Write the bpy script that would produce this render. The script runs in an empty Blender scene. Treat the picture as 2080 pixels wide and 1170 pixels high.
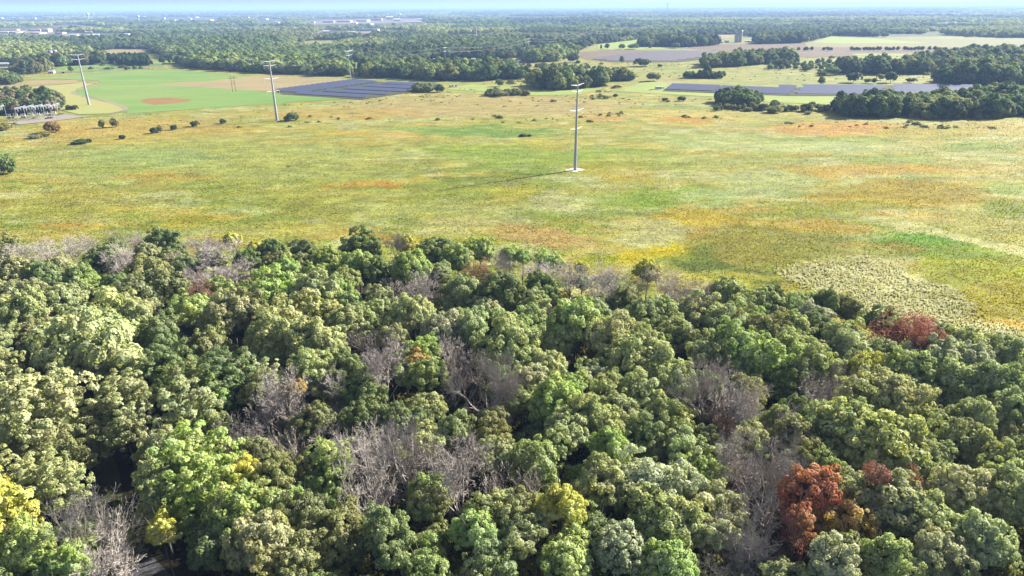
import bpy, bmesh, math, random
import numpy as np
from mathutils import Vector, Matrix

# ------------------------------------------------------------------ scene, camera, sky, sun, exposure
S = bpy.context.scene
COL = S.collection
R = math.radians
H = 74.0                                   # drone height in metres
F_PX = 1387.0
PITCH = R(22.4); ROLL = R(0.32)
SUN_EL, SUN_AZ = 29.0, 58.0                # azimuth clockwise from the view direction (+Y)

cam_d = bpy.data.cameras.new('camera'); cam = bpy.data.objects.new('camera', cam_d); COL.objects.link(cam)
cam_d.sensor_width = 36.0; cam_d.lens = 36.0 * F_PX / 2080.0
cam_d.clip_start = 1.0; cam_d.clip_end = 120000.0
FW = np.array([0, math.cos(PITCH), -math.sin(PITCH)]); U0 = np.array([0, math.sin(PITCH), math.cos(PITCH)]); X0 = np.array([1., 0, 0])
UP = U0 * math.cos(ROLL) + X0 * math.sin(ROLL); RT = X0 * math.cos(ROLL) - U0 * math.sin(ROLL)
m = Matrix.Identity(4)
for i in range(3):
    m[i][0] = RT[i]; m[i][1] = UP[i]; m[i][2] = -FW[i]
m[2][3] = H
cam.matrix_world = m
S.camera = cam

world = bpy.data.worlds.new('World'); S.world = world; world.use_nodes = True
wn = world.node_tree.nodes; wl = world.node_tree.links
bg = wn['Background']; sky = wn.new('ShaderNodeTexSky'); sky.sky_type = 'NISHITA'; sky.sun_disc = False
sky.sun_elevation = R(SUN_EL); sky.sun_rotation = R(SUN_AZ); sky.altitude = 300; sky.air_density = 1.0; sky.dust_density = 2.2; sky.ozone_density = 1.6
bg.inputs['Strength'].default_value = 0.05
shs = wn.new('ShaderNodeHueSaturation'); shs.inputs['Saturation'].default_value = .68; shs.inputs['Value'].default_value = 1.1
wl.new(sky.outputs[0], shs.inputs['Color']); wl.new(shs.outputs[0], bg.inputs['Color'])

sun_d = bpy.data.lights.new('sun', 'SUN'); sun_d.energy = 5.0; sun_d.angle = R(0.53); sun_d.color = (1.0, 0.94, 0.84)
sun = bpy.data.objects.new('sun', sun_d); COL.objects.link(sun)
sd = Vector((math.sin(R(SUN_AZ)) * math.cos(R(SUN_EL)), math.cos(R(SUN_AZ)) * math.cos(R(SUN_EL)), math.sin(R(SUN_EL))))
sun.rotation_euler = sd.to_track_quat('Z', 'Y').to_euler(); sun.location = (0, 0, 300)

vs = S.view_settings; vs.view_transform = 'Standard'; vs.look = 'None'; vs.gamma = 1.0; vs.use_curve_mapping = False
vs.exposure = 2.1
S.render.engine = 'CYCLES'
cy = S.cycles
cy.max_bounces = 5; cy.diffuse_bounces = 2; cy.glossy_bounces = 2; cy.transmission_bounces = 3; cy.transparent_max_bounces = 4
cy.volume_bounces = 0; cy.use_denoising = True; cy.sample_clamp_indirect = 6.0
cy.caustics_reflective = False; cy.caustics_refractive = False

# ------------------------------------------------------------------ helpers
def G(px, py, z=0.0):
    """The point of the place at height z that the photograph shows at pixel px, py."""
    a = (np.asarray(px, float) - 1040) / F_PX; b = (np.asarray(py, float) - 585) / F_PX
    d = FW + a[..., None] * RT - b[..., None] * UP
    t = (z - H) / d[..., 2]
    return np.stack([d[..., 0] * t, d[..., 1] * t, np.broadcast_to(np.asarray(z, float), t.shape)], -1)
def g3(px, py, z=0.0): return Vector(G(px, py, z).tolist())
def proj(P):
    P = np.asarray(P, float) - np.array([0, 0, H])
    w = P @ FW
    return 1040 + F_PX * (P @ RT) / w, 585 - F_PX * (P @ UP) / w
def depth(v): return float((np.array(v) - np.array([0, 0, H])) @ FW)

def lin(c):
    c = np.asarray(c, float) / 255.0
    return np.where(c <= 0.04045, c / 12.92, ((c + 0.055) / 1.055) ** 2.4)
def alb(r, g, b, k=0.5): return tuple((lin((r, g, b)) * k).tolist())

def hash2(ix, iy, seed):
    h = (ix.astype(np.int64) * 374761393 + iy.astype(np.int64) * 668265263 + seed * 1442695041) & 0xffffffff
    h = ((h ^ (h >> 13)) * 1274126177) & 0xffffffff
    return ((h ^ (h >> 16)) & 0xffff) / 65535.0
def vnoise(x, y, seed=0):
    ix = np.floor(x); iy = np.floor(y); fx = x - ix; fy = y - iy
    fx = fx * fx * (3 - 2 * fx); fy = fy * fy * (3 - 2 * fy)
    a = hash2(ix, iy, seed); b = hash2(ix + 1, iy, seed); c = hash2(ix, iy + 1, seed); d = hash2(ix + 1, iy + 1, seed)
    return (a * (1 - fx) + b * fx) * (1 - fy) + (c * (1 - fx) + d * fx) * fy
def fbm(x, y, seed=0, octv=4):
    s = 0; a = .5; n = 0
    for k in range(octv):
        s = s + a * vnoise(x, y, seed + k * 17); n += a; a *= .55; x = x * 2.03 + 11.3; y = y * 2.03 + 5.7
    return s / n
def sstep(a, b, x):
    t = np.clip((x - a) / (b - a), 0, 1); return t * t * (3 - 2 * t)
def inpoly(px, py, poly):
    c = np.zeros(np.shape(px), bool); n = len(poly)
    for i in range(n):
        x1, y1 = poly[i]; x2, y2 = poly[(i + 1) % n]
        if y1 == y2: continue
        c ^= ((y1 > py) != (y2 > py)) & (px < (x2 - x1) * (py - y1) / (y2 - y1) + x1)
    return c
def polydist(px, py, poly, closed=True):
    d = np.full(np.shape(px), 1e9); n = len(poly)
    for i in range(n if closed else n - 1):
        x1, y1 = poly[i]; x2, y2 = poly[(i + 1) % n]
        dx, dy = x2 - x1, y2 - y1; L = dx * dx + dy * dy + 1e-9
        t = np.clip(((px - x1) * dx + (py - y1) * dy) / L, 0, 1)
        d = np.minimum(d, np.hypot(px - x1 - t * dx, py - y1 - t * dy))
    return d

# ---- materials
def newmat(name):
    mt = bpy.data.materials.new(name); mt.use_nodes = True
    nt = mt.node_tree; b = nt.nodes['Principled BSDF']; b.inputs['Roughness'].default_value = .85
    b.inputs['Specular IOR Level'].default_value = .2
    return mt, nt.nodes, nt.links, b
def simple(name, col, rough=.85, metal=0., spec=.3, var=.12, scale=.4, bump=0.):
    mt, N, L, b = newmat(name)
    tc = N.new('ShaderNodeTexCoord'); no = N.new('ShaderNodeTexNoise'); no.inputs['Scale'].default_value = scale; no.inputs['Detail'].default_value = 5
    L.new(tc.outputs['Object'], no.inputs['Vector'])
    mr = N.new('ShaderNodeMapRange'); mr.inputs[1].default_value = .3; mr.inputs[2].default_value = .7
    mr.inputs[3].default_value = 1 - var; mr.inputs[4].default_value = 1 + var
    L.new(no.outputs[0], mr.inputs[0])
    vm = N.new('ShaderNodeVectorMath'); vm.operation = 'SCALE'; vm.inputs[0].default_value = col
    L.new(mr.outputs[0], vm.inputs['Scale']); L.new(vm.outputs[0], b.inputs['Base Color'])
    b.inputs['Roughness'].default_value = rough; b.inputs['Metallic'].default_value = metal; b.inputs['Specular IOR Level'].default_value = spec
    return mt
def leafmat(name, instancer=False):
    """Leaves: the tint is the object's own colour (or the instance's), each leaf a little lighter or darker."""
    mt, N, L, b = newmat(name)
    if instancer:
        tint = N.new('ShaderNodeAttribute'); tint.attribute_type = 'INSTANCER'; tint.attribute_name = 'tint'; tc = tint.outputs['Color']
    else:
        tint = N.new('ShaderNodeObjectInfo'); tc = tint.outputs['Color']
    at = N.new('ShaderNodeAttribute'); at.attribute_name = 'leaf_tone'
    vm = N.new('ShaderNodeVectorMath'); vm.operation = 'SCALE'
    L.new(tc, vm.inputs[0]); L.new(at.outputs['Fac'], vm.inputs['Scale'])
    hs = N.new('ShaderNodeHueSaturation')
    mr = N.new('ShaderNodeMapRange'); mr.inputs[1].default_value = .6; mr.inputs[2].default_value = 1.5; mr.inputs[3].default_value = .515; mr.inputs[4].default_value = .485
    L.new(at.outputs['Fac'], mr.inputs[0]); L.new(vm.outputs[0], hs.inputs['Color'])
    ge = N.new('ShaderNodeNewGeometry'); n1 = N.new('ShaderNodeTexNoise'); n1.inputs['Scale'].default_value = .22; n1.inputs['Detail'].default_value = 3
    L.new(ge.outputs['Position'], n1.inputs['Vector'])                       # turning patches within and between crowns
    hm = N.new('ShaderNodeMapRange'); hm.inputs[1].default_value = .3; hm.inputs[2].default_value = .7; hm.inputs[3].default_value = -.02; hm.inputs[4].default_value = .02
    L.new(n1.outputs[0], hm.inputs[0]); ad = N.new('ShaderNodeMath'); L.new(mr.outputs[0], ad.inputs[0]); L.new(hm.outputs[0], ad.inputs[1]); L.new(ad.outputs[0], hs.inputs['Hue'])
    n2 = N.new('ShaderNodeTexNoise'); n2.inputs['Scale'].default_value = .5; n2.inputs['Detail'].default_value = 4; L.new(ge.outputs['Position'], n2.inputs['Vector'])
    sm = N.new('ShaderNodeMapRange'); sm.inputs[1].default_value = .3; sm.inputs[2].default_value = .7; sm.inputs[3].default_value = 1.12; sm.inputs[4].default_value = .74; L.new(n2.outputs[0], sm.inputs[0]); L.new(sm.outputs[0], hs.inputs['Saturation'])
    vv = N.new('ShaderNodeMapRange'); vv.inputs[1].default_value = .3; vv.inputs[2].default_value = .7; vv.inputs[3].default_value = .8; vv.inputs[4].default_value = 1.22; L.new(n2.outputs[0], vv.inputs[0]); L.new(vv.outputs[0], hs.inputs['Value'])
    L.new(hs.outputs[0], b.inputs['Base Color']); b.inputs['Roughness'].default_value = .7; b.inputs['Specular IOR Level'].default_value = .08
    tr = N.new('ShaderNodeBsdfTranslucent'); mc = N.new('ShaderNodeVectorMath'); mc.operation = 'MULTIPLY'; mc.inputs[1].default_value = (1.55, 1.6, .75)
    L.new(hs.outputs[0], mc.inputs[0]); L.new(mc.outputs[0], tr.inputs['Color'])
    mx = N.new('ShaderNodeMixShader'); mx.inputs[0].default_value = .32
    L.new(b.outputs[0], mx.inputs[1]); L.new(tr.outputs[0], mx.inputs[2]); L.new(mx.outputs[0], N['Material Output'].inputs['Surface'])
    return mt
def colmat(name, transl=0., rough=.9, noise=None, bump=0.):
    """Ground or grass whose colour is the painted attribute 'ground_colour'."""
    mt, N, L, b = newmat(name)
    at = N.new('ShaderNodeAttribute'); at.attribute_name = 'ground_colour'; out = at.outputs['Color']
    if noise:
        ge = N.new('ShaderNodeNewGeometry'); mp = N.new('ShaderNodeMapping'); mp.inputs['Scale'].default_value = (.55, 1., 1.)
        no = N.new('ShaderNodeTexNoise'); no.inputs['Scale'].default_value = noise; no.inputs['Detail'].default_value = 7; no.inputs['Roughness'].default_value = .7
        L.new(ge.outputs['Position'], mp.inputs[0]); L.new(mp.outputs[0], no.inputs['Vector'])
        mr = N.new('ShaderNodeMapRange'); mr.inputs[1].default_value = .3; mr.inputs[2].default_value = .7; mr.inputs[3].default_value = .6; mr.inputs[4].default_value = 1.24
        L.new(no.outputs[0], mr.inputs[0])
        n3 = N.new('ShaderNodeTexNoise'); n3.inputs['Scale'].default_value = .16; n3.inputs['Detail'].default_value = 6; n3.inputs['Roughness'].default_value = .65; L.new(mp.outputs[0], n3.inputs['Vector'])
        m3 = N.new('ShaderNodeMapRange'); m3.inputs[1].default_value = .35; m3.inputs[2].default_value = .65; m3.inputs[3].default_value = .7; m3.inputs[4].default_value = 1.16
        L.new(n3.outputs[0], m3.inputs[0]); mm = N.new('ShaderNodeMath'); mm.operation = 'MULTIPLY'; L.new(mr.outputs[0], mm.inputs[0]); L.new(m3.outputs[0], mm.inputs[1]); mr = mm
        vm = N.new('ShaderNodeVectorMath'); vm.operation = 'SCALE'; L.new(out, vm.inputs[0]); L.new(mr.outputs[0], vm.inputs['Scale']); out = vm.outputs[0]
        bp = N.new('ShaderNodeBump'); bp.inputs['Distance'].default_value = bump; bp.inputs['Strength'].default_value = 1
        L.new(no.outputs[0], bp.inputs['Height']); L.new(bp.outputs[0], b.inputs['Normal'])
    L.new(out, b.inputs['Base Color']); b.inputs['Roughness'].default_value = rough; b.inputs['Specular IOR Level'].default_value = .1
    if transl:
        tr = N.new('ShaderNodeBsdfTranslucent'); L.new(out, tr.inputs['Color'])
        mx = N.new('ShaderNodeMixShader'); mx.inputs[0].default_value = transl
        L.new(b.outputs[0], mx.inputs[1]); L.new(tr.outputs[0], mx.inputs[2]); L.new(mx.outputs[0], N['Material Output'].inputs['Surface'])
    return mt
def fieldmat(name, c1, c2, scale=.03, stripes=0., ang=0.):
    c1 = tuple(v * .74 for v in c1); c2 = tuple(v * .74 for v in c2)
    mt, N, L, b = newmat(name)
    ge = N.new('ShaderNodeNewGeometry'); mp = N.new('ShaderNodeMapping'); mp.inputs['Rotation'].default_value = (0, 0, ang)
    mp.inputs['Scale'].default_value = (.35, 1, 1)
    no = N.new('ShaderNodeTexNoise'); no.inputs['Scale'].default_value = scale; no.inputs['Detail'].default_value = 8; no.inputs['Roughness'].default_value = .65
    L.new(ge.outputs['Position'], mp.inputs[0]); L.new(mp.outputs[0], no.inputs['Vector'])
    mr = N.new('ShaderNodeMapRange'); mr.inputs[1].default_value = .35; mr.inputs[2].default_value = .65
    L.new(no.outputs[0], mr.inputs[0])
    mx = N.new('ShaderNodeMix'); mx.data_type = 'RGBA'; mx.inputs[6].default_value = (*c1, 1); mx.inputs[7].default_value = (*c2, 1)
    L.new(mr.outputs[0], mx.inputs[0]); L.new(mx.outputs[2], b.inputs['Base Color'])
    n2 = N.new('ShaderNodeTexNoise'); n2.inputs['Scale'].default_value = 1.2; n2.inputs['Detail'].default_value = 4
    L.new(ge.outputs['Position'], n2.inputs['Vector'])
    bp = N.new('ShaderNodeBump'); bp.inputs['Distance'].default_value = .25; L.new(n2.outputs[0], bp.inputs['Height']); L.new(bp.outputs[0], b.inputs['Normal'])
    b.inputs['Roughness'].default_value = .95; b.inputs['Specular IOR Level'].default_value = .1
    return mt

# ---- objects
def npmesh(name, V, Fc, k, attrs=None, mat=None, smooth=False):
    """A mesh from numpy arrays; Fc is (n, k) vertex indices."""
    me = bpy.data.meshes.new(name)
    V = np.ascontiguousarray(V, np.float32); Fc = np.ascontiguousarray(Fc, np.int32)
    me.vertices.add(len(V)); me.vertices.foreach_set('co', V.ravel())
    me.loops.add(Fc.size); me.loops.foreach_set('vertex_index', Fc.ravel())
    me.polygons.add(len(Fc)); me.polygons.foreach_set('loop_start', np.arange(0, Fc.size, k, dtype=np.int32))
    me.update(calc_edges=True)
    if smooth: me.polygons.foreach_set('use_smooth', np.ones(len(Fc), bool))
    for an, (ty, arr) in (attrs or {}).items():
        a = me.attributes.new(an, ty, 'POINT')
        a.data.foreach_set('color' if ty == 'FLOAT_COLOR' else ('vector' if ty == 'FLOAT_VECTOR' else 'value'), np.ascontiguousarray(arr, np.float32 if ty != 'INT' else np.int32).ravel())
    if mat: me.materials.append(mat)
    return me
class MB:
    """Collects boxes, tubes and plates, then links them as ONE mesh object."""
    def __init__(s): s.V = []; s.F = []
    def add(s, vs_, fs):
        o = len(s.V); s.V += [tuple(v) for v in vs_]; s.F += [tuple(i + o for i in f) for f in fs]; return s
    def box(s, c, d, rz=0., top=None):
        x, y, z = d[0] / 2, d[1] / 2, d[2] / 2; t = top or (1, 1)
        vs_ = [(-x, -y, -z), (x, -y, -z), (x, y, -z), (-x, y, -z), (-x * t[0], -y * t[1], z), (x * t[0], -y * t[1], z), (x * t[0], y * t[1], z), (-x * t[0], y * t[1], z)]
        cr, sr = math.cos(rz), math.sin(rz)
        vs_ = [(c[0] + a * cr - b * sr, c[1] + a * sr + b * cr, c[2] + e) for a, b, e in vs_]
        return s.add(vs_, [(3, 2, 1, 0), (4, 5, 6, 7), (0, 1, 5, 4), (1, 2, 6, 5), (2, 3, 7, 6), (3, 0, 4, 7)])
    def tube(s, a, b, r0, r1=None, n=6, cap=True):
        a = Vector(a); b = Vector(b); r1 = r0 if r1 is None else r1
        d = (b - a).normalized(); u = d.orthogonal().normalized(); w = d.cross(u)
        vs_ = []
        for p, r in ((a, r0), (b, r1)):
            for i in range(n):
                t = 2 * math.pi * i / n; vs_.append(p + u * (r * math.cos(t)) + w * (r * math.sin(t)))
        fs = [(i, (i + 1) % n, n + (i + 1) % n, n + i) for i in range(n)]
        if cap: fs += [tuple(range(n))[::-1], tuple(range(n, 2 * n))]
        return s.add(vs_, fs)
    def lathe(s, c, prof, n=16):
        vs_ = [(c[0] + r * math.cos(2 * math.pi * i / n), c[1] + r * math.sin(2 * math.pi * i / n), c[2] + z) for r, z in prof for i in range(n)]
        fs = [(k * n + i, k * n + (i + 1) % n, (k + 1) * n + (i + 1) % n, (k + 1) * n + i) for k in range(len(prof) - 1) for i in range(n)]
        fs += [tuple(range(n))[::-1], tuple(range((len(prof) - 1) * n, len(prof) * n))]
        return s.add(vs_, fs)
    def mesh(s, name, mat):
        me = bpy.data.meshes.new(name); me.from_pydata(s.V, [], s.F); me.materials.append(mat); me.update(); return me
    def build(s, name, mat, parent=None, loc=None):
        return link(name, s.mesh(name, mat), parent, loc)
def link(name, data, parent=None, loc=None):
    o = bpy.data.objects.new(name, data); COL.objects.link(o)
    if parent: o.parent = parent
    if loc is not None: o.location = loc
    return o
def tag(o, label=None, cat=None, group=None, kind=None):
    if label: o['label'] = label
    if cat: o['category'] = cat
    if group: o['group'] = group
    if kind: o['kind'] = kind
    return o
def thing(name, label, cat, loc=(0, 0, 0), rz=0, group=None):
    o = link(name, None, None, loc); o.rotation_euler = (0, 0, rz); return tag(o, label, cat, group)
def sheet(name, pts, z, mat, kind='structure'):
    """A flat polygon of ground, pts in photograph pixels of its corners on the ground."""
    P = [g3(x, y, z) for x, y in pts]
    me = bpy.data.meshes.new(name); me.from_pydata([tuple(p) for p in P], [], [tuple(range(len(P)))]); me.update()
    if me.polygons[0].normal.z < 0: me.flip_normals()
    me.materials.append(mat)
    return tag(link(name, me), kind=kind)
def ribbon(name, pts, width, z, mat, kind='structure'):
    P = [g3(x, y, z) for x, y in pts]; Q = []
    for i in range(len(P) - 1):                      # Catmull-Rom
        p0 = P[max(i - 1, 0)]; p1 = P[i]; p2 = P[i + 1]; p3 = P[min(i + 2, len(P) - 1)]
        for k in range(8):
            t = k / 8; Q.append(.5 * ((2 * p1) + (p2 - p0) * t + (2 * p0 - 5 * p1 + 4 * p2 - p3) * t * t + (3 * p1 - p0 - 3 * p2 + p3) * t ** 3))
    Q.append(P[-1]); V = []; Fc = []
    for i, q in enumerate(Q):
        d = (Q[min(i + 1, len(Q) - 1)] - Q[max(i - 1, 0)]).normalized(); n = Vector((-d.y, d.x, 0)) * width / 2
        V += [tuple(q + n), tuple(q - n)]
        if i: Fc.append((2 * i - 1, 2 * i + 1, 2 * i, 2 * i - 2))
    me = bpy.data.meshes.new(name); me.from_pydata(V, [], Fc); me.update()
    if me.polygons[0].normal.z < 0: me.flip_normals()
    me.materials.append(mat); return tag(link(name, me), kind=kind)
# ------------------------------------------------------------------ the lie of the land
M_ground = fieldmat('far_ground_grass', alb(120, 128, 80), alb(95, 112, 66), .004)
n = 24; ext = 30000.0
me = bpy.data.meshes.new('ground'); gv = [(x * ext / n, y * ext / n, -.35) for y in range(-4, n + 1) for x in range(-n, n + 1)]
w = 2 * n + 1
me.from_pydata(gv, [], [(j * w + i, j * w + i + 1, (j + 1) * w + i + 1, (j + 1) * w + i) for j in range(n + 4) for i in range(w - 1)])
me.materials.append(M_ground); tag(link('ground', me), kind='structure')

# patches of the marsh: centre, radii in photograph pixels, colour as seen in the sun, strength
PATCH = [
 (1000, 215, 330, 26, (186, 166, 122), .8), (300, 268, 270, 30, (196, 168, 104), .7), (700, 232, 200, 14, (190, 158, 98), .6),
 (430, 330, 420, 60, (166, 172, 104), .7), (300, 318, 200, 16, (158, 174, 118), .6), (90, 330, 120, 20, (176, 176, 110), .5),
 (1000, 268, 170, 14, (120, 150, 72), .8), (870, 262, 90, 8, (128, 155, 80), .7), (1080, 312, 260, 26, (146, 164, 74), .7), (1050, 345, 90, 12, (120, 140, 60), .6), (980, 372, 140, 12, (112, 130, 56), .5),
 (700, 405, 300, 40, (158, 160, 84), .6), (150, 420, 200, 40, (182, 172, 100), .6), (350, 362, 120, 9, (192, 160, 84), .6), (740, 378, 70, 7, (196, 150, 80), .7), (1130, 300, 80, 6, (190, 150, 80), .5),
 (1225, 240, 60, 8, (198, 160, 100), .7), (1400, 243, 70, 8, (196, 148, 70), .8), (1330, 228, 70, 7, (190, 170, 90), .6), (1480, 232, 200, 10, (196, 178, 116), .6),
 (1700, 262, 180, 15, (196, 150, 84), .85), (1880, 272, 140, 14, (172, 158, 72), .8), (2030, 262, 80, 14, (198, 176, 104), .7), (1740, 283, 130, 6, (130, 148, 70), .6),
 (1660, 300, 220, 16, (184, 190, 140), .75), (1450, 290, 150, 16, (178, 184, 130), .6), (2000, 300, 100, 8, (120, 150, 60), .6), (2000, 342, 110, 12, (198, 180, 124), .8),
 (1400, 330, 220, 20, (164, 168, 92), .6), (1240, 345, 120, 15, (170, 160, 76), .5), (1370, 400, 170, 22, (134, 160, 60), .7), (1560, 372, 130, 26, (182, 186, 134), .75), (1500, 400, 120, 14, (176, 184, 140), .6),
 (1780, 345, 200, 12, (188, 150, 70), .6), (1840, 395, 220, 34, (166, 146, 56), .9), (1950, 340, 120, 8, (140, 140, 50), .5), (2040, 425, 80, 22, (128, 140, 40), .8), (1700, 425, 160, 20, (140, 150, 50), .6), (2060, 380, 60, 14, (150, 170, 90), .6),
 (1430, 445, 130, 26, (180, 158, 62), .75), (1640, 462, 150, 20, (172, 146, 60), .75), (1560, 500, 190, 50, (138, 136, 62), .85), (1480, 520, 110, 40, (146, 138, 66), .8), (1180, 440, 150, 18, (140, 150, 66), .7),
 (1320, 512, 90, 24, (196, 180, 34), .95), (1230, 525, 70, 20, (156, 162, 52), .8), (1310, 474, 75, 16, (188, 184, 136), .9), (1155, 412, 60, 8, (196, 190, 148), .7), (1230, 400, 80, 10, (160, 170, 100), .6),
 (930, 462, 110, 22, (190, 184, 132), .85), (1080, 490, 110, 20, (196, 168, 120), .85), (800, 425, 110, 10, (176, 180, 120), .5), (600, 470, 200, 20, (176, 172, 104), .6),
 (1440, 545, 80, 26, (96, 112, 44), .85), (1540, 565, 60, 12, (110, 118, 50), .8), (1410, 515, 60, 26, (112, 128, 50), .7),
 (1890, 492, 110, 30, (108, 148, 34), .9), (1990, 560, 160, 60, (156, 158, 38), .9), (1950, 520, 130, 26, (132, 152, 32), .8), (1830, 505, 60, 16, (150, 130, 60), .6), (2050, 610, 100, 36, (172, 158, 58), .8), (2040, 470, 110, 22, (176, 170, 90), .7),
 (2040, 655, 60, 14, (206, 176, 100), .8), (1620, 555, 60, 10, (150, 140, 100), .4)]
PALE = [(1580, 556), (1640, 540), (1700, 536), (1790, 528), (1830, 560), (1870, 572), (1945, 590), (1975, 615), (1985, 645), (2080, 672), (2140, 700), (2140, 760), (2000, 720), (1880, 690), (1760, 650), (1660, 605)]
STRIP = [(1800, 452), (1850, 456), (1900, 462), (1990, 486), (2100, 512), (2100, 535), (2010, 508), (1900, 478), (1820, 470)]
def blend(c, col, a): return c * (1 - a[..., None]) + lin(col) * .40 * a[..., None]
def land_colour(x, y):
    """The colour the plants of the marsh and meadow have at x, y."""
    P = np.stack([x, y, np.zeros_like(x)], -1); px, py = proj(P)
    wx = (fbm(x / 30, y / 22, 3) - .5); wy = (fbm(x / 30, y / 22, 9) - .5)
    sc = np.clip(250.0 / np.maximum(np.hypot(x, y), 60), .1, 1.2)
    qx = px + wx * 130 * sc; qy = py + wy * 44 * sc * sc
    wz = fbm(x / 7, y / 4.5, 13, 3) - .5; qx = qx + wz * 60 * sc; qy = qy + (fbm(x / 7, y / 4.5, 14, 3) - .5) * 26 * sc * sc
    n1 = fbm(x / 60, y / 38, 21); n2 = fbm(x / 26, y / 11, 31); n3 = fbm(x / 9, y / 4, 41, 3); n4 = fbm(x / 140, y / 40, 51)
    c = np.broadcast_to(lin((172, 166, 98)) * .40, x.shape + (3,)).copy()
    c = blend(c, (146, 160, 82), sstep(.45, .62, n1) * .8)
    c = blend(c, (198, 176, 116), sstep(.5, .66, n2) * .55)
    c = blend(c, (186, 190, 144), sstep(.56, .68, fbm(x / 26, y / 13, 61)) * .65)
    c = blend(c, (198, 150, 82), sstep(.62, .74, fbm(x / 34, y / 9, 71)) * .5)
    c = blend(c, (200, 196, 158), sstep(.60, .68, fbm(x / 18, y / 8, 65) ) * .6); c = blend(c, (112, 132, 62), sstep(.64, .72, fbm(x / 9, y / 4, 67)) * .55); c = blend(c, (190, 170, 70), sstep(.6, .72, fbm(x / 40, y / 14, 69)) * .4)
    far = sstep(560, 760, np.hypot(x, y))
    c = blend(c, (178, 172, 118), far * .5 * sstep(.3, .6, n4 + .05)); c = blend(c, (152, 160, 96), far * sstep(.5, .62, fbm(x / 50, y / 60, 81)) * .7)
    for cx, cy, rx, ry, col, a in PATCH:
        d = np.hypot((qx - cx) / rx, (qy - cy) / ry)
        c = blend(c, col, a * (1 - sstep(.62, 1.12, d + (n3 - .5) * .5)))
    for poly, col in ((STRIP, (206, 200, 150)), (PALE, (200, 194, 158))):
        jj = hash2(np.floor(x * 1.7), np.floor(y * 1.7), 5) - .5; q = np.where(inpoly(qx * .4 + px * .6 + jj * 34 * sc, qy * .35 + py * .65 + jj * 12 * sc, poly), 1., 0.)
        c = blend(c, col, q * (.95 - .25 * (n3 < .42)))
    c = c * (0.78 + .44 * n3)[..., None] * (0.86 + .28 * n2)[..., None]
    g = c.mean(-1, keepdims=True); return np.clip(g + (c - g) * 1.2, .004, 1) * np.array([1.06, 1.12, .94])
def pale_mask(x, y):
    px, py = proj(np.stack([x, y, np.zeros_like(x)], -1)); jj = hash2(np.floor(x * 1.7), np.floor(y * 1.7), 5) - .5; return inpoly(px + jj * 40, py + jj * 14, PALE)
def land_height(x, y):
    d = np.hypot(x, y); a = .34 * (1 - sstep(420, 560, d)) + .06
    return a * (fbm(x / 3.2, y / 2.4, 91, 3) * .7 + fbm(x / 14, y / 9, 97, 3) * .6)
NR, NC = 400, 560
dd = 118 * np.exp(np.linspace(0, math.log(1800 / 118), NR)); tt = np.linspace(-1.02, 1.02, NC)
gy, gx = np.meshgrid(dd, tt, indexing='ij'); gx = gx * gy
gz = land_height(gx, gy); gc = land_colour(gx, gy)
idx = np.arange(NR * NC).reshape(NR, NC)
Fc = np.stack([idx[:-1, :-1], idx[:-1, 1:], idx[1:, 1:], idx[1:, :-1]], -1).reshape(-1, 4)
M_marsh = colmat('marsh_ground', noise=.9, bump=.35)
me = npmesh('marsh', np.stack([gx, gy, gz], -1).reshape(-1, 3), Fc, 4, {'ground_colour': ('FLOAT_COLOR', np.concatenate([gc.reshape(-1, 3) * .92, np.ones((NR * NC, 1))], 1))}, M_marsh)
tag(link('marsh', me), kind='structure')

# the reeds and sedges themselves: tufts of blades, nobody could count them
M_reed = colmat('reed_blades', transl=.58)
rng = np.random.default_rng(5)
NT = 215000
d = 128 * np.exp(rng.random(NT) * math.log(600 / 128)); tx = (rng.random(NT) * 2 - 1) * .98
x = tx * d; y = d + rng.normal(0, .5, NT)
px, py = proj(np.stack([x, y, np.zeros_like(x)], -1))
EDGE_X = [-300, 0, 300, 600, 900, 1100, 1300, 1500, 1650, 1800, 1950, 2080, 2400]; EDGE_Y = [575, 570, 560, 560, 565, 600, 625, 655, 695, 760, 810, 850, 960]
keep = (py < np.interp(px, EDGE_X, EDGE_Y) + 12) & (rng.random(NT) < 1 - sstep(340, 540, d))
x, y, d = x[keep], y[keep], d[keep]
pm = pale_mask(x, y); NT = len(x)
c = land_colour(x, y) * (rng.random(NT) * .3 + .95)[:, None]
h = (.55 + .6 * rng.random(NT)) * np.where(pm, .5, .27) * (.7 + .6 * fbm(x / 7, y / 5, 15)) * (1 - .6 * sstep(270, 500, d)); wd = (.09 + .08 * rng.random(NT)) * (d / 230) ** .6 * np.where(pm, 1.5, 1.)
spread = wd * 1.6
VV = []; CC = []
for k in range(3):
    a = rng.random(NT) * 6.283; b = rng.random(NT) * 6.283
    bx = x + np.cos(b) * spread * .5; by = y + np.sin(b) * spread * .5; bz = np.zeros(NT)
    hx, hy = np.cos(a) * wd, np.sin(a) * wd
    lx, ly = (rng.random(NT) - .3) * .5 * h, (rng.random(NT) - .7) * .4 * h
    tz = h * (.8 + .4 * rng.random(NT)) + .3
    VV.append(np.stack([np.stack([bx - hx, by - hy, bz], -1), np.stack([bx + hx, by + hy, bz], -1), np.stack([bx + lx + hx * .7, by + ly + hy * .7, tz], -1), np.stack([bx + lx - hx * .5, by + ly - hy * .5, tz * .92], -1)], 1))
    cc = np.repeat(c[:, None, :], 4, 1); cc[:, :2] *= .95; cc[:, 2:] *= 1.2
    CC.append(cc)
VV = np.concatenate(VV).reshape(-1, 3); CC = np.concatenate(CC).reshape(-1, 3)
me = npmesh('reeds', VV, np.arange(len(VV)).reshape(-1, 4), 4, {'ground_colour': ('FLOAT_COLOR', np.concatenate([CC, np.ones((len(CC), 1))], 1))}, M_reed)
tag(link('marsh_reeds', me), 'tufts of green, tan and golden reeds covering the open marsh', 'reeds', kind='stuff')

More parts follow.
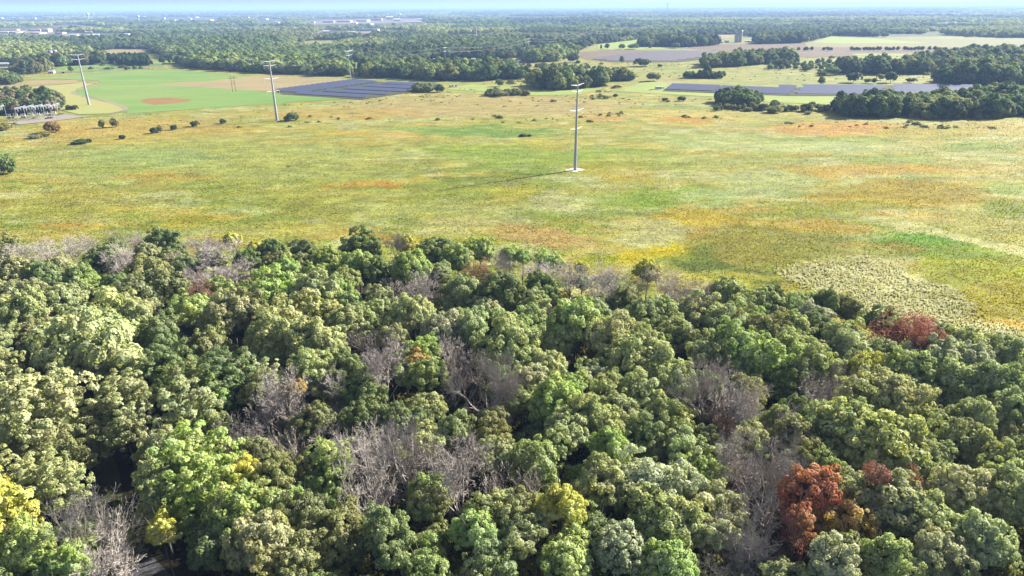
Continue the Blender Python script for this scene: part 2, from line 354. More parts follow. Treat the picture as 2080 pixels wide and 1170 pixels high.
# ---- fields, tracks, roads: sheets a little above the meadow
M_green = fieldmat('mown_grass', alb(168, 190, 104, .46), alb(130, 178, 84, .46), .02)
M_lime = fieldmat('lime_grass', alb(190, 206, 112, .46), alb(172, 194, 100, .46), .02)
M_tan = fieldmat('tan_stubble', alb(196, 176, 128), alb(176, 162, 112), .03)
M_brown = fieldmat('brown_soil', alb(154, 134, 108), alb(136, 122, 98), .03)
M_rust = fieldmat('rusty_weeds', alb(168, 128, 78), alb(186, 146, 88), .08)
M_mixed = fieldmat('green_tan_pasture', alb(168, 176, 112, .42), alb(186, 174, 122, .42), .01)
M_sunny = fieldmat('dry_yellow_grass', alb(186, 196, 116, .5), alb(200, 188, 118, .5), .03)
M_gravel = fieldmat('pale_gravel', alb(196, 184, 172), alb(178, 168, 156), .15)
M_path = fieldmat('gravel_path', alb(190, 178, 152), alb(172, 162, 140), .3)
M_road = fieldmat('old_asphalt', alb(176, 174, 168), alb(162, 160, 156), .2)
M_array = fieldmat('array_ground', alb(128, 128, 96, .34), alb(108, 110, 84, .34), .1)
Z = .22
def nz():
    global Z; Z += .004; return Z
sheet('green_field', [(36, 162), (120, 154), (240, 144), (330, 141), (420, 147), (520, 157), (520, 185), (620, 193), (700, 201), (600, 207), (520, 213), (430, 219), (330, 226), (256, 231), (258, 220), (240, 212), (190, 198), (152, 190), (160, 180), (204, 170), (200, 164), (120, 160)], nz(), M_green)
sheet('tan_field', [(0, 172), (80, 163), (150, 163), (162, 168), (60, 175), (0, 181)], nz(), M_tan)
sheet('tan_field', [(290, 170), (420, 165), (520, 155), (620, 157), (740, 163), (705, 166), (560, 186), (520, 184), (430, 178), (380, 175), (340, 172)], nz(), M_tan)
sheet('meadow_mown', [(0, 183), (70, 176), (150, 170), (195, 168), (155, 181), (148, 190), (184, 200), (236, 212), (252, 222), (225, 230), (160, 232), (118, 222), (60, 186)], nz(), M_sunny)
sheet('weedy_patch', [(283, 204), (300, 200), (345, 198), (391, 202), (383, 206), (352, 210), (312, 213), (296, 210)], nz(), M_rust)
sheet('green_field', [(900, 181), (950, 172), (1050, 176), (1110, 182), (1228, 179), (1175, 192), (1090, 194), (1000, 187)], nz(), M_lime)
sheet('green_field', [(1255, 185), (1310, 166), (1345, 166), (1372, 171), (1345, 186), (1605, 196), (1790, 196), (1700, 213), (1560, 207), (1500, 199), (1330, 190)], nz(), M_lime)
sheet('brown_field', [(1310, 164), (1345, 163), (1400, 171), (1365, 172), (1345, 167)], nz(), M_tan)
sheet('tan_field', [(180, 104), (240, 101), (298, 101), (299, 113), (215, 113)], nz(), M_tan)
sheet('green_field', [(108, 146), (120, 136), (240, 129), (330, 126), (350, 121), (300, 118), (330, 112), (352, 118), (352, 130), (240, 140), (160, 145)], nz(), M_green)
sheet('green_field', [(1213, 90), (1297, 80), (1330, 96), (1400, 97), (1310, 101), (1215, 101)], nz(), M_lime)
sheet('stubble_field', [(1400, 72), (1493, 68), (1490, 78), (1440, 77)], nz(), M_tan)
sheet('brown_field', [(1386, 98), (1450, 90), (1560, 89), (1640, 87), (1640, 96), (1900, 98), (1990, 100), (1930, 109), (1730, 109), (1560, 105), (1500, 105)], nz(), M_brown)
sheet('green_field', [(1636, 87), (1660, 80), (1690, 73), (1780, 76), (1900, 80), (2090, 77), (2090, 100), (1990, 98), (1900, 97), (1640, 96)], nz(), M_mixed)
sheet('green_field', [(1650, 86), (1690, 74), (1760, 77), (1890, 87), (1700, 88)], nz(), M_lime)
sheet('brown_field', [(1150, 108), (1240, 101), (1350, 103), (1262, 112), (1195, 122)], nz(), M_brown)
sheet('pink_soil_field', [(1560, 106), (1730, 107), (1742, 113), (1640, 117), (1606, 113)], nz(), M_brown)
sheet('lime_strip', [(1730, 109), (1900, 109), (1880, 114), (1742, 113)], nz(), M_lime)
sheet('brown_field', [(105, 53), (150, 50), (205, 55), (200, 61), (120, 60)], nz(), M_brown)
sheet('pasture', [(578, 88), (640, 83), (718, 83), (690, 92), (672, 98), (600, 94)], nz(), M_mixed)
sheet('brown_field', [(703, 71), (757, 70), (756, 79), (725, 78)], nz(), M_brown)
sheet('brown_field', [(895, 73), (992, 69), (990, 78), (915, 84)], nz(), M_brown)
sheet('gravel_yard', [(12, 249), (40, 253), (130, 243), (172, 237), (130, 233), (60, 240)], nz(), M_gravel)
ribbon('gravel_path', [(178, 166), (203, 171), (180, 177), (153, 184), (151, 190), (185, 199), (215, 205), (240, 213), (256, 221), (238, 227), (215, 231)], 3.4, nz(), M_path)
ribbon('grass_track', [(180, 194), (250, 191), (320, 183), (400, 175), (500, 168)], 2.6, nz(), M_path)
ribbon('road', [(-40, 158), (38, 152), (159, 146), (256, 141), (333, 134)], 6.5, nz(), M_road)
ribbon('road', [(160, 137), (215, 133), (240, 131)], 8, nz(), M_road)
ribbon('dirt_track', [(120, 232), (150, 234), (175, 238)], 3, nz(), M_path)
ribbon('road', [(1470, 104), (1560, 106), (1740, 107), (1930, 110)], 5, nz(), M_road)
ribbon('road', [(1386, 99), (1410, 93), (1470, 88), (1500, 87)], 7, nz(), M_road)

M_lot = fieldmat('pale_paving', alb(210, 190, 178, .34), alb(180, 172, 160, .34), .02)
for q in ([(-40, 63), (104, 60), (112, 68), (60, 73), (-40, 74)], [(112, 68), (200, 70), (205, 77), (150, 77)], [(340, 41), (436, 40), (440, 45), (342, 46)], [(622, 45), (660, 41), (850, 38), (858, 44), (760, 48), (640, 50)], [(655, 66), (790, 62), (795, 67), (660, 70)], [(862, 126), (1058, 124), (1060, 131), (870, 132)]): sheet('paved_lot', q, nz(), M_lot)
ribbon('road', [(655, 62), (645, 66), (640, 70)], 14, nz(), M_road)

# forest floor and the lane through the wood
M_floor = fieldmat('leaf_litter', alb(84, 74, 54, .28), alb(56, 62, 38, .28), .25)
fl = [(-420, 560), (0, 566), (300, 556), (600, 556), (900, 560), (1100, 594), (1300, 620), (1500, 645), (1650, 684), (1800, 745), (1950, 800), (2080, 840), (2500, 960)]
pts = [g3(x, y, .62) for x, y in fl] + [Vector((160, -60, .62)), Vector((-220, -60, .62))]
me = bpy.data.meshes.new('forest_floor'); me.from_pydata([tuple(p) for p in pts], [], [tuple(range(len(pts)))]); me.update()
if me.polygons[0].normal.z < 0: me.flip_normals()
me.materials.append(M_floor); tag(link('forest_floor', me), kind='structure')
LANE = [(120, 820), (170, 880), (205, 960), (222, 1060), (275, 1150), (360, 1230), (500, 1330)]
LANE_W = [(float(p.x), float(p.y)) for p in (g3(a, b, 0) for a, b in LANE)]
M_lane = fieldmat('lane_asphalt', alb(140, 138, 142, .35), alb(118, 116, 120, .35), .4)
M_verge = fieldmat('lane_verge_grass', alb(104, 106, 58, .32), alb(78, 86, 46, .32), .5)
ribbon('grass_verge', LANE, 5, .63, M_verge)
ribbon('lane', LANE[4:], 4.6, .64, M_lane)
# ------------------------------------------------------------------ trees
M_leaf = leafmat('leaves'); M_leaf_far = leafmat('leaves_far', True)
M_bark = simple('bark', alb(120, 108, 92, .45), var=.3, scale=2.)
M_grey = simple('bare_twigs', alb(184, 173, 165, .55), var=.18, scale=1.5)
M_white = simple('dead_wood', alb(190, 180, 172, .52), var=.15, scale=1.5)
M_redtwig = simple('reddish_twigs', alb(170, 118, 108, .6), var=.2, scale=1.5)

def sph(n, rg):
    v = rg.normal(size=(n, 3)); return v / np.linalg.norm(v, axis=1, keepdims=True)
def crown(seed, n_clump=95, n_leaf=320, leaf=.215, tall=1., lump=.26, core=True, name='crown', thin=1., ragged=.2, low=-.42):
    """A crown about 6 m in radius and 6*tall high, made of rounded leaf clumps; origin at its centre."""
    rg = np.random.default_rng(seed); Rr = 6.0
    ph = rg.random(6) * 6.28
    def dome(v):
        return 1 + ragged * (np.sin(3 * np.arctan2(v[:, 1], v[:, 0]) + ph[0]) * .35 + np.sin(5 * np.arctan2(v[:, 1], v[:, 0]) + ph[1] + 3 * v[:, 2]) * .3 + np.sin(4 * v[:, 2] + ph[2]) * .2 + np.sin(2 * np.arctan2(v[:, 1], v[:, 0]) + ph[3]) * .35)
    cs = []; tries = 0
    while len(cs) < n_clump and tries < 6000:
        tries += 1
        v = sph(1, rg); 
        if v[0, 2] < low: continue
        f = rg.choice([.92, .80, .6], p=[.5, .33, .17]) * (1 + rg.normal() * .07)
        p = v[0] * dome(v)[0] * f * Rr * np.array([1, 1, tall])
        if p[2] < 0: p[2] *= .8
        rad = Rr * lump * (.6 + .75 * rg.random())
        if all(np.linalg.norm(p - q) > .62 * .5 * (rad + r2) * 1.25 for q, r2 in cs): cs.append((p, rad))
    ctr = []; nor = []; tone = []
    for p, rad in cs:
        k = max(10, int(n_leaf * thin * (rad / (Rr * lump)) ** 2)); v = sph(k, rg)
        out = p / (np.linalg.norm(p) + 1e-6)
        wv = (v @ out) + v[:, 2] * .5
        v = v[wv > -.55 + rg.random(k) * .35]; k = len(v)
        rr = rad * (.74 + .30 * rg.random(k) ** .6) * (1 + .16 * np.sin(6 * v[:, 0] + p[0] * 3) * np.sin(5 * v[:, 1] + p[1] * 3))
        c = p + v * rr[:, None] * np.array([1, 1, .82])
        nn = v * 1. + out * .35 + rg.normal(size=(k, 3)) * .36 + np.array([0, 0, .12])
        ctr.append(c); nor.append(nn / np.linalg.norm(nn, axis=1, keepdims=True))
        tone.append((.84 + .32 * rg.random()) * (.72 + .56 * rg.random(k)))
    c = np.concatenate(ctr); nn = np.concatenate(nor); tn = np.concatenate(tone); k = len(c)
    u = np.cross(nn, sph(k, rg)); u /= np.linalg.norm(u, axis=1, keepdims=True); w_ = np.cross(nn, u)
    s = leaf * (.6 + .8 * rg.random(k))[:, None]; a = s * (.75 + .3 * rg.random((k, 1))); fold = nn * s * .25
    Q = np.stack([c - u * s - fold * .6, c - w_ * a * .8, c + u * s - fold, c + w_ * a], 1).reshape(-1, 3)
    Fc = np.arange(len(Q)).reshape(-1, 4); T = np.repeat(tn, 4)
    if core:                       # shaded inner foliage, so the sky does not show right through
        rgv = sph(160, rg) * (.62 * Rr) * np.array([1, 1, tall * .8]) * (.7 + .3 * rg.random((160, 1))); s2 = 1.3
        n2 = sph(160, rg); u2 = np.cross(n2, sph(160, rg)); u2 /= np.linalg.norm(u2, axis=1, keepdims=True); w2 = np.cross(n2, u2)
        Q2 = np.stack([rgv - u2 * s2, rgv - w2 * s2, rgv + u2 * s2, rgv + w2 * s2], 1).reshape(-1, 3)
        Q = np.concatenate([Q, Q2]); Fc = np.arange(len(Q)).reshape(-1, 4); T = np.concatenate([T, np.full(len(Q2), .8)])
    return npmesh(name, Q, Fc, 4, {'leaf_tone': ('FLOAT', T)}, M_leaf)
def branches(seed, mat, name='branches', levels=4, height=14., spread=.55, r0=.34, twigs=5, upright=.5, base=.32, fine=.03, dense=.63):
    """Trunk-less limbs of a leafless tree: limbs, branches and fine twigs, all tubes."""
    rd = random.Random(seed); segs = []
    def grow(p, dr, L, r, lev):
        n = 4 if lev < 2 else 3; q = p.copy()
        for i in range(n):
            dr = (dr + Vector((rd.gauss(0, .24), rd.gauss(0, .24), rd.gauss(.02, .12)))).normalized()
            q2 = q + dr * (L / n); r2 = max(fine * .7, r * (1 - .2)); segs.append((q, q2, r, r2, lev)); q = q2; r = r2
            if lev < levels and (i > 0 or lev > 0) and rd.random() < dense:
                for _ in range(1 if lev == 0 else (2 if lev < levels - 1 else twigs // 2)):
                    ax = Vector((rd.gauss(0, 1), rd.gauss(0, 1), rd.gauss(0, .6))).normalized()
                    nd = (dr * .75 + ax * (spread + .25) + Vector((0, 0, upright * .5))).normalized()
                    grow(q.copy(), nd, L * rd.uniform(.5, .68), max(fine, r * .58), lev + 1)
        if lev < levels:
            for _ in range(2):
                ax = Vector((rd.gauss(0, 1), rd.gauss(0, 1), rd.gauss(0, .4))).normalized()
                grow(q.copy(), (dr + ax * .55).normalized(), L * rd.uniform(.5, .65), max(fine, r * .7), lev + 1)
    top = Vector((0, 0, height * base))
    for k in range(rd.randint(3, 5)):
        a = k * 6.283 / 4 + rd.uniform(-.5, .5)
        grow(top + Vector((0, 0, rd.uniform(-.6, 1.))), Vector((math.cos(a) * spread, math.sin(a) * spread, 1.0)).normalized(), height * .36 * rd.uniform(.85, 1.15), r0 * .7, 0)
    V = []; Fc = []
    for a, b, ra, rb, lev in segs:
        d = (b - a); 
        if d.length < 1e-5: continue
        d.normalize(); u = d.orthogonal().normalized(); w = d.cross(u); o = len(V)
        if lev >= 3:
            V += [a - u * ra * 1.15, a + u * ra * 1.15, b + u * rb * 1.15, b - u * rb * 1.15]; Fc.append((o, o + 1, o + 2, o + 3))
        else:
            for p, r in ((a, ra), (b, rb)):
                for i in range(3): t = 2.0944 * i; V.append(p + u * (r * math.cos(t)) + w * (r * math.sin(t)))
            for i in range(3): Fc.append((o + i, o + (i + 1) % 3, o + 3 + (i + 1) % 3, o + 3 + i))
    pass
    return npmesh(name, np.array([tuple(v) for v in V]), np.array(Fc), 4, None, mat)
def trunk(seed, mat, h, r, name='trunk'):
    rd = random.Random(seed); mb = MB(); p = Vector((0, 0, -.4)); n = 5
    for i in range(n):
        q = p + Vector((rd.gauss(0, .12), rd.gauss(0, .12), (h + .4) / n)); mb.tube(p, q, r * (1.25 if i == 0 else 1 - .1 * i), r * (1 - .1 * (i + 1)), 7, cap=False); p = q
    for k in range(4):
        a = k * 1.57 + rd.uniform(-.4, .4); mb.tube(p - Vector((0, 0, .6)), p + Vector((math.cos(a) * h * .35, math.sin(a) * h * .35, h * .4)), r * .45, r * .2, 5, cap=False)
    return mb.mesh(name, mat)

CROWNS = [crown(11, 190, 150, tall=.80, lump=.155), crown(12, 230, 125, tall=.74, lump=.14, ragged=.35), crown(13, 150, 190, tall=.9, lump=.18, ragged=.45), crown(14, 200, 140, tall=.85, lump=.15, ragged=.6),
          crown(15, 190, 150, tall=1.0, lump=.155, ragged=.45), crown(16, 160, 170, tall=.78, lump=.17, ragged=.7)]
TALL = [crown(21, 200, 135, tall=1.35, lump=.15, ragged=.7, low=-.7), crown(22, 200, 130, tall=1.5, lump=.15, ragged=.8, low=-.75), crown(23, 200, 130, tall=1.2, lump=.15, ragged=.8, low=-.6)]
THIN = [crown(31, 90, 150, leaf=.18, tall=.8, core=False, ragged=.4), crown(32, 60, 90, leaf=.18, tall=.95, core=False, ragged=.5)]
BARE = [branches(41, M_grey, twigs=4, spread=.85, upright=.15, fine=.022), branches(42, M_grey, twigs=4, spread=1.0, upright=.05, fine=.022), branches(43, M_grey, twigs=4, spread=.7, upright=.3, fine=.02)]
BARE_IN = branches(44, M_redtwig, twigs=4, levels=3)
DEAD = [branches(51, M_white, levels=3, twigs=6, spread=.75, fine=.024, r0=.42, base=.4, upright=.3), branches(52, M_white, levels=3, twigs=8, spread=.95, fine=.022, r0=.4, base=.3, upright=.1), branches(53, M_white, levels=4, twigs=2, spread=.8, fine=.022, r0=.4, base=.3, upright=.2)]
TRUNKS = [trunk(61, M_bark, 7, .32), trunk(62, M_bark, 7, .26)]
TR_GREY = trunk(63, M_grey, 5.2, .24); TR_WHITE = trunk(64, M_white, 5.8, .3)

TINT = {'g': (166, 174, 116), 'p': (184, 186, 146), 'd': (130, 144, 90), 'o': (174, 176, 122), 'l': (166, 182, 104), 'y': (200, 198, 96), 'r': (150, 94, 88), 'R': (192, 126, 94), 'Y': (192, 164, 98), 'v': (152, 152, 98), 'm': (140, 104, 92)}
WORD = {'g': 'grey-green oak', 'p': 'silvery green oak', 'd': 'dark green oak', 'o': 'olive tree-top', 'l': 'light green tree', 'y': 'yellow-leaved tree', 'r': 'red-leaved tree', 'm': 'dull maroon tree', 'R': 'rust orange tree', 'Y': 'orange-yellow tree', 'v': 'dull brownish tree', 'b': 'bare grey tree', 'w': 'white dead tree'}
WORD['o'] = 'olive-coloured oak'
NAME = {'m': 'red_tree', 'b': 'bare_tree', 'w': 'dead_tree', 'r': 'red_tree', 'R': 'orange_tree', 'Y': 'orange_tree', 'y': 'yellow_tree'}
# crowns read off the photograph: pixel of the crown's middle, its radius in pixels, its kind
T = '''60 522 42 b;105 517 42 b;152 502 36 b;203 503 36 b;262 500 28 b;20 505 25 v;333 503 32 d;395 512 42 b;452 522 42 b;420 560 42 b;478 560 38 b;300 520 24 o;350 530 28 v;505 532 28 d;570 532 26 v;245 536 28 b;430 528 28 o;380 545 26 g;470 490 17 y;517 505 15 y;552 508 24 d;612 512 22 d;664 522 26 l;738 505 34 d;800 505 22 b;826 498 18 y;888 515 46 d;930 530 30 l;975 514 26 l;966 553 24 m;1035 518 20 l;1062 524 18 l;1110 534 24 l;1183 545 14 y;1316 553 27 y;1020 550 34 b;1108 562 40 b;1160 572 40 b;1222 582 38 b;1272 590 32 b;1182 577 18 d;1290 578 32 b;1345 584 34 b;1386 590 38 b;1432 602 38 b;1478 602 40 g;1545 622 44 g;1573 596 18 d;1620 622 32 g;1680 614 26 d;1722 634 26 v;1790 660 30 d;1815 694 46 r;1858 694 44 r;1886 702 34 r;1896 676 18 d;1950 705 44 g;2030 722 46 g;1965 742 42 p;
25 548 34 o;90 572 36 d;222 528 50 d;165 563 28 l;300 562 44 v;40 602 40 o;60 640 46 g;130 612 44 g;240 585 34 d;305 607 50 v;268 655 46 o;392 632 36 l;402 597 26 m;470 642 50 o;512 590 30 v;560 606 50 l;640 598 46 g;582 560 32 l;655 560 30 l;728 538 34 l;700 572 32 g;760 560 32 d;835 552 42 l;860 598 34 b;820 590 26 b;940 602 40 g;1018 600 48 d;1100 594 36 d;990 634 36 o;1075 652 36 g;840 642 44 o;900 682 50 p;960 670 36 g;700 660 34 o;775 618 32 o;750 650 34 g;1170 658 54 l;1040 700 54 g;1128 694 42 g;1240 690 46 o;1210 634 36 g;1320 640 42 g;1268 618 32 v;1370 680 46 g;1422 648 42 p;1310 700 36 g;1305 752 74 g;1480 655 42 g;1545 672 42 v;1610 675 36 g;1665 668 34 d;1715 685 36 g;1495 702 44 l;1440 720 40 g;1600 720 40 g;1660 745 40 g;
190 702 92 o;500 640 40 v;600 662 64 o;562 705 56 o;640 702 52 o;1548 752 60 l;1760 752 34 y;1800 805 56 o;1850 765 46 g;1960 800 66 g;1895 742 52 p;2035 790 56 g;1730 720 38 p;1790 720 34 g;420 720 46 v;330 690 44 d;345 745 40 d;460 775 44 d;395 790 38 v;290 770 34 d;800 690 32 v;770 705 42 b;785 760 38 b;850 735 22 Y;825 755 32 l;948 770 52 b;985 790 56 b;920 735 34 b;1010 740 44 g;1112 752 42 o;1080 780 34 p;1130 822 56 l;1195 862 56 g;1150 880 50 g;1235 815 46 g;1290 815 48 g;1350 855 52 g;1375 800 48 g;1430 790 52 b;1480 830 56 b;1470 862 20 m;1545 852 44 b;1520 800 40 v;1655 815 50 b;1720 795 46 b;1620 840 34 d;1705 865 50 g;1770 905 92 g;1850 860 40 v;1900 875 50 g;1960 905 56 g;2030 885 56 o;1980 850 40 g;2060 835 46 g;
5 760 38 o;100 820 46 o;100 885 84 o;15 880 60 o;120 935 44 v;130 1000 46 o;50 985 44 o;250 818 42 o;258 872 38 o;380 850 52 o;432 815 36 l;345 910 50 o;400 955 62 l;335 965 46 g;425 1010 56 l;500 965 32 y;448 930 32 b;330 1080 30 y;325 1022 38 g;485 1040 62 l;560 1030 46 l;530 1100 60 o;440 1110 56 d;620 1045 42 v;560 825 24 w;520 845 54 w;580 805 36 w;600 790 20 Y;600 905 46 w;640 860 36 v;682 795 22 w;690 890 34 w;680 950 44 l;650 990 40 l;760 940 66 w;745 985 60 w;825 925 46 w;915 935 56 w;940 985 46 b;880 1005 46 l;925 875 34 g;700 760 40 d;730 800 44 d;740 860 40 d;700 1110 60 v;790 1100 56 d;965 1085 44 l;1060 1085 46 g;1085 950 56 g;1140 1030 42 y;1185 1005 18 Y;1225 985 50 g;1040 1020 32 b;1000 890 36 v;1260 1120 56 p;1150 1135 56 l;1325 985 62 p;1430 960 44 l;1350 1060 72 g;1450 1050 70 p;1390 930 50 g;1530 950 46 b;1565 1000 38 b;1652 1010 54 R;1695 1065 50 Y;1612 1095 28 r;1625 1060 30 R;1780 967 22 r;1840 988 32 r;1790 1025 66 p;1870 1060 62 g;1950 1000 56 p;2050 1015 56 g;2030 950 44 g;1720 1115 34 v;1690 1145 46 p;1900 1135 56 p;2000 1100 56 p;1810 1150 56 g;5 1075 66 y;60 1115 50 l;180 1085 56 w;215 1140 46 w;140 1150 46 l;870 1150 44 l;1000 1150 46 g;1360 1150 56 l;1480 1140 36 b;590 1150 50 v;1300 900 46 d;1240 910 38 l;640 760 40 o;855 870 34 d;800 850 34 d;560 970 40 v;520 920 32 v;620 950 34 v'''
trees = []
for row in T.replace('\n', '').split(';'):
    a = row.split(); trees.append([float(a[0]), float(a[1]), float(a[2]), a[3], True])
rdm = random.Random(77)
def tree_height(py): return float(np.interp(py, [480, 620, 800, 1200], [10.5, 13.5, 16, 18.5])) * (1 + .16 * math.sin(py * 12.9898))
def crown_world(t):
    h = tree_height(t[1]) * (1. if t[4] else .9) * (1.32 if t[3] == 'r' and t[1] > 800 else 1.15 if t[3] in 'RYyrwb' else 1.); zc = h * (.66 if t[3] not in 'bw' else .62)
    p = g3(t[0], t[1], zc); return p, h, t[2] / F_PX * depth(p)
placed = [(p.x, p.y, r) for p, h, r in map(crown_world, trees)]
def lane_gap(x, y): return float(polydist(np.array([x]), np.array([y]), LANE_W, False)[0])
FILL_X = [-200, 0, 300, 600, 900, 1100, 1300, 1500, 1650, 1800, 1950, 2080, 2300]; FILL_Y = [550, 548, 536, 530, 535, 575, 596, 618, 648, 705, 735, 762, 830]
LANE_PX = [(150, 850), (240, 850), (290, 1000), (295, 1090), (310, 1175), (215, 1175), (190, 1060)]
n_try = 0
while n_try < 30000 and len(trees) < 400:
    n_try += 1
    x = rdm.uniform(-80, 2170); y = rdm.uniform(500, 1290)
    if y < np.interp(x, FILL_X, FILL_Y): continue
    r_px = np.interp(y, [500, 1200], [27, 48]) * rdm.uniform(.8, 1.2)
    if inpoly(np.array([x]), np.array([y]), LANE_PX)[0]: continue
    t = [x, y, r_px, 'g', False]; p, h, r = crown_world(t)
    if lane_gap(p.x, p.y) < r * .75 + 3.4: continue
    if any((p.x - a) ** 2 + (p.y - b) ** 2 < ((.98 if x < 800 and y > 800 else .80) * (r + c)) ** 2 for a, b, c in placed): continue
    k = rdm.random()
    if x < 900: t[3] = 'o' if k < .38 else 'd' if k < .58 else 'v' if k < .8 else 'g' if k < .9 else 'l'
    else: t[3] = 'g' if k < .42 else 'p' if k < .58 else 'd' if k < .78 else 'v' if k < .88 else 'b' if k < .93 else 'l'
    t[2] = r_px; trees.append(t); placed.append((p.x, p.y, r))

LM = [(1652, 1020, 'the big rust orange tree'), (1812, 975, 'the red crown pair at lower right'), (1850, 695, 'the wide red tree near pale reeds'), (1548, 752, 'the bright lime green tree'), (1142, 1030, 'the yellow crown low in the centre'),
      (5, 1075, 'the yellow tree in the left corner'), (190, 1090, 'the white twiggy tree by the lane'), (530, 830, 'the tall forked dead white tree'), (190, 700, 'the widest olive crown'), (430, 540, 'the grey thicket beside the marsh'),
      (850, 735, 'the orange-tipped tree at centre left'), (970, 785, 'the big bare tree at the centre'), (1316, 553, 'the golden tree on the marsh edge'), (966, 553, 'the small maroon tree'), (1770, 905, 'the huge round green crown at right'),
      (1305, 752, 'the broad sunlit crown right of centre'), (105, 515, 'the bare trees at left marsh edge'), (760, 950, 'the pale dead thicket at bottom centre'), (1440, 790, 'the grey gap right of centre'), (2060, 1000, 'the right border of the picture'),
      (1700, 800, 'the dark bare hollow at right'), (330, 1080, 'the small yellow tree by the lane'), (100, 885, 'the tall olive tree at the left border'), (640, 680, 'the joined olive crowns at centre left')]
ORD = ['nearest', 'second', 'third', 'fourth', 'fifth', 'sixth', 'seventh', 'eighth', 'ninth', 'tenth', 'eleventh', 'twelfth']
used_n = {}
order = sorted(range(len(trees)), key=lambda i: min((trees[i][0] - a) ** 2 + (trees[i][1] - b) ** 2 for a, b, _ in LM))
def label_for(t):
    d, a, b, nm = min(((t[0] - a) ** 2 + (t[1] - b) ** 2, a, b, nm) for a, b, nm in LM)
    dx, dy = t[0] - a, t[1] - b; d = math.sqrt(d)
    size = 'small' if t[2] < 32 else 'large' if t[2] > 52 else 'middling'
    if d < 14: rel = 'itself: ' ; return size, nm, 'own'
    if abs(dx) > 1.7 * abs(dy): rel = 'right of' if dx > 0 else 'left of'
    elif abs(dy) > 1.7 * abs(dx): rel = 'in front of' if dy > 0 else 'behind'
    else: rel = ('front-' if dy > 0 else 'behind-') + ('right of' if dx > 0 else 'left of')
    return size, nm, rel
OWN = {'the big rust orange tree': 'big rust orange tree glowing among green crowns at lower right', 'the wide red tree by the pale reeds': 'wide brick red tree beside the pale reeds'}
LIMBS = {'b': BARE, 'w': DEAD}
for i in order:
    t = trees[i]; k = t[3]; p, h, r = crown_world(t); rd = random.Random(i * 7 + 3)
    size, nm, rel = label_for(t); w = WORD[k]
    if rel == 'own': lab = size + ' ' + w + ' that is ' + nm
    else:
        key = (size, w, nm, rel); used_n[key] = used_n.get(key, 0) + 1; o = used_n[key]
        lab = size + ' ' + w + ', ' + ORD[o - 1] + ' ' + rel + ' ' + nm
    root = thing(NAME.get(k, 'oak_tree' if k in 'gpdov' else 'leafy_tree'), lab, 'tree', (p.x, p.y, 0), rd.uniform(0, 6.283), 'trees of the near wood')
    if k in 'bw':
        s = h / 14.0; sx = max(.65, min(1.15, r / 6.0)); bm_ = rd.choice(LIMBS[k])
        link('trunk', TR_GREY if k == 'b' else TR_WHITE, root).scale = (s, s, s)
        o = link('branches', bm_, root); o.scale = (sx * 1.15, sx * 1.15, s * .86)
        continue
    tall = t[1] > 740 and t[0] < 760 and r > 3
    lib = TALL if tall and rd.random() < .75 else CROWNS
    if k in 'rm': lib = THIN
    cm = rd.choice(lib); zc = h * .66; s = r / 6.0
    link('trunk', rd.choice(TRUNKS), root).scale = (s * .9 + .3, s * .9 + .3, (zc - 1) / 7.0)
    c = link('crown', cm, root, (0, 0, zc)); hz = s if lib is TALL else min(s * 1.1, (h - 1.5) * .5 / 4.6)
    if not t[4]: hz *= .85
    c.scale = (s * rd.uniform(.95, 1.08), s * rd.uniform(.95, 1.08), max(hz, s * .62))
    if lib is THIN:
        o = link('branches', BARE_IN, root); o.scale = (s * 1.05, s * 1.05, h / 21.0)
    col = lin(TINT[k]) * .68 * rd.uniform(.85, 1.15); col = col * np.array([rd.uniform(.90, 1.02), 1, rd.uniform(.92, 1.22)]) if k in 'gpdolv' else col
    c.color = (*col.tolist(), 1)

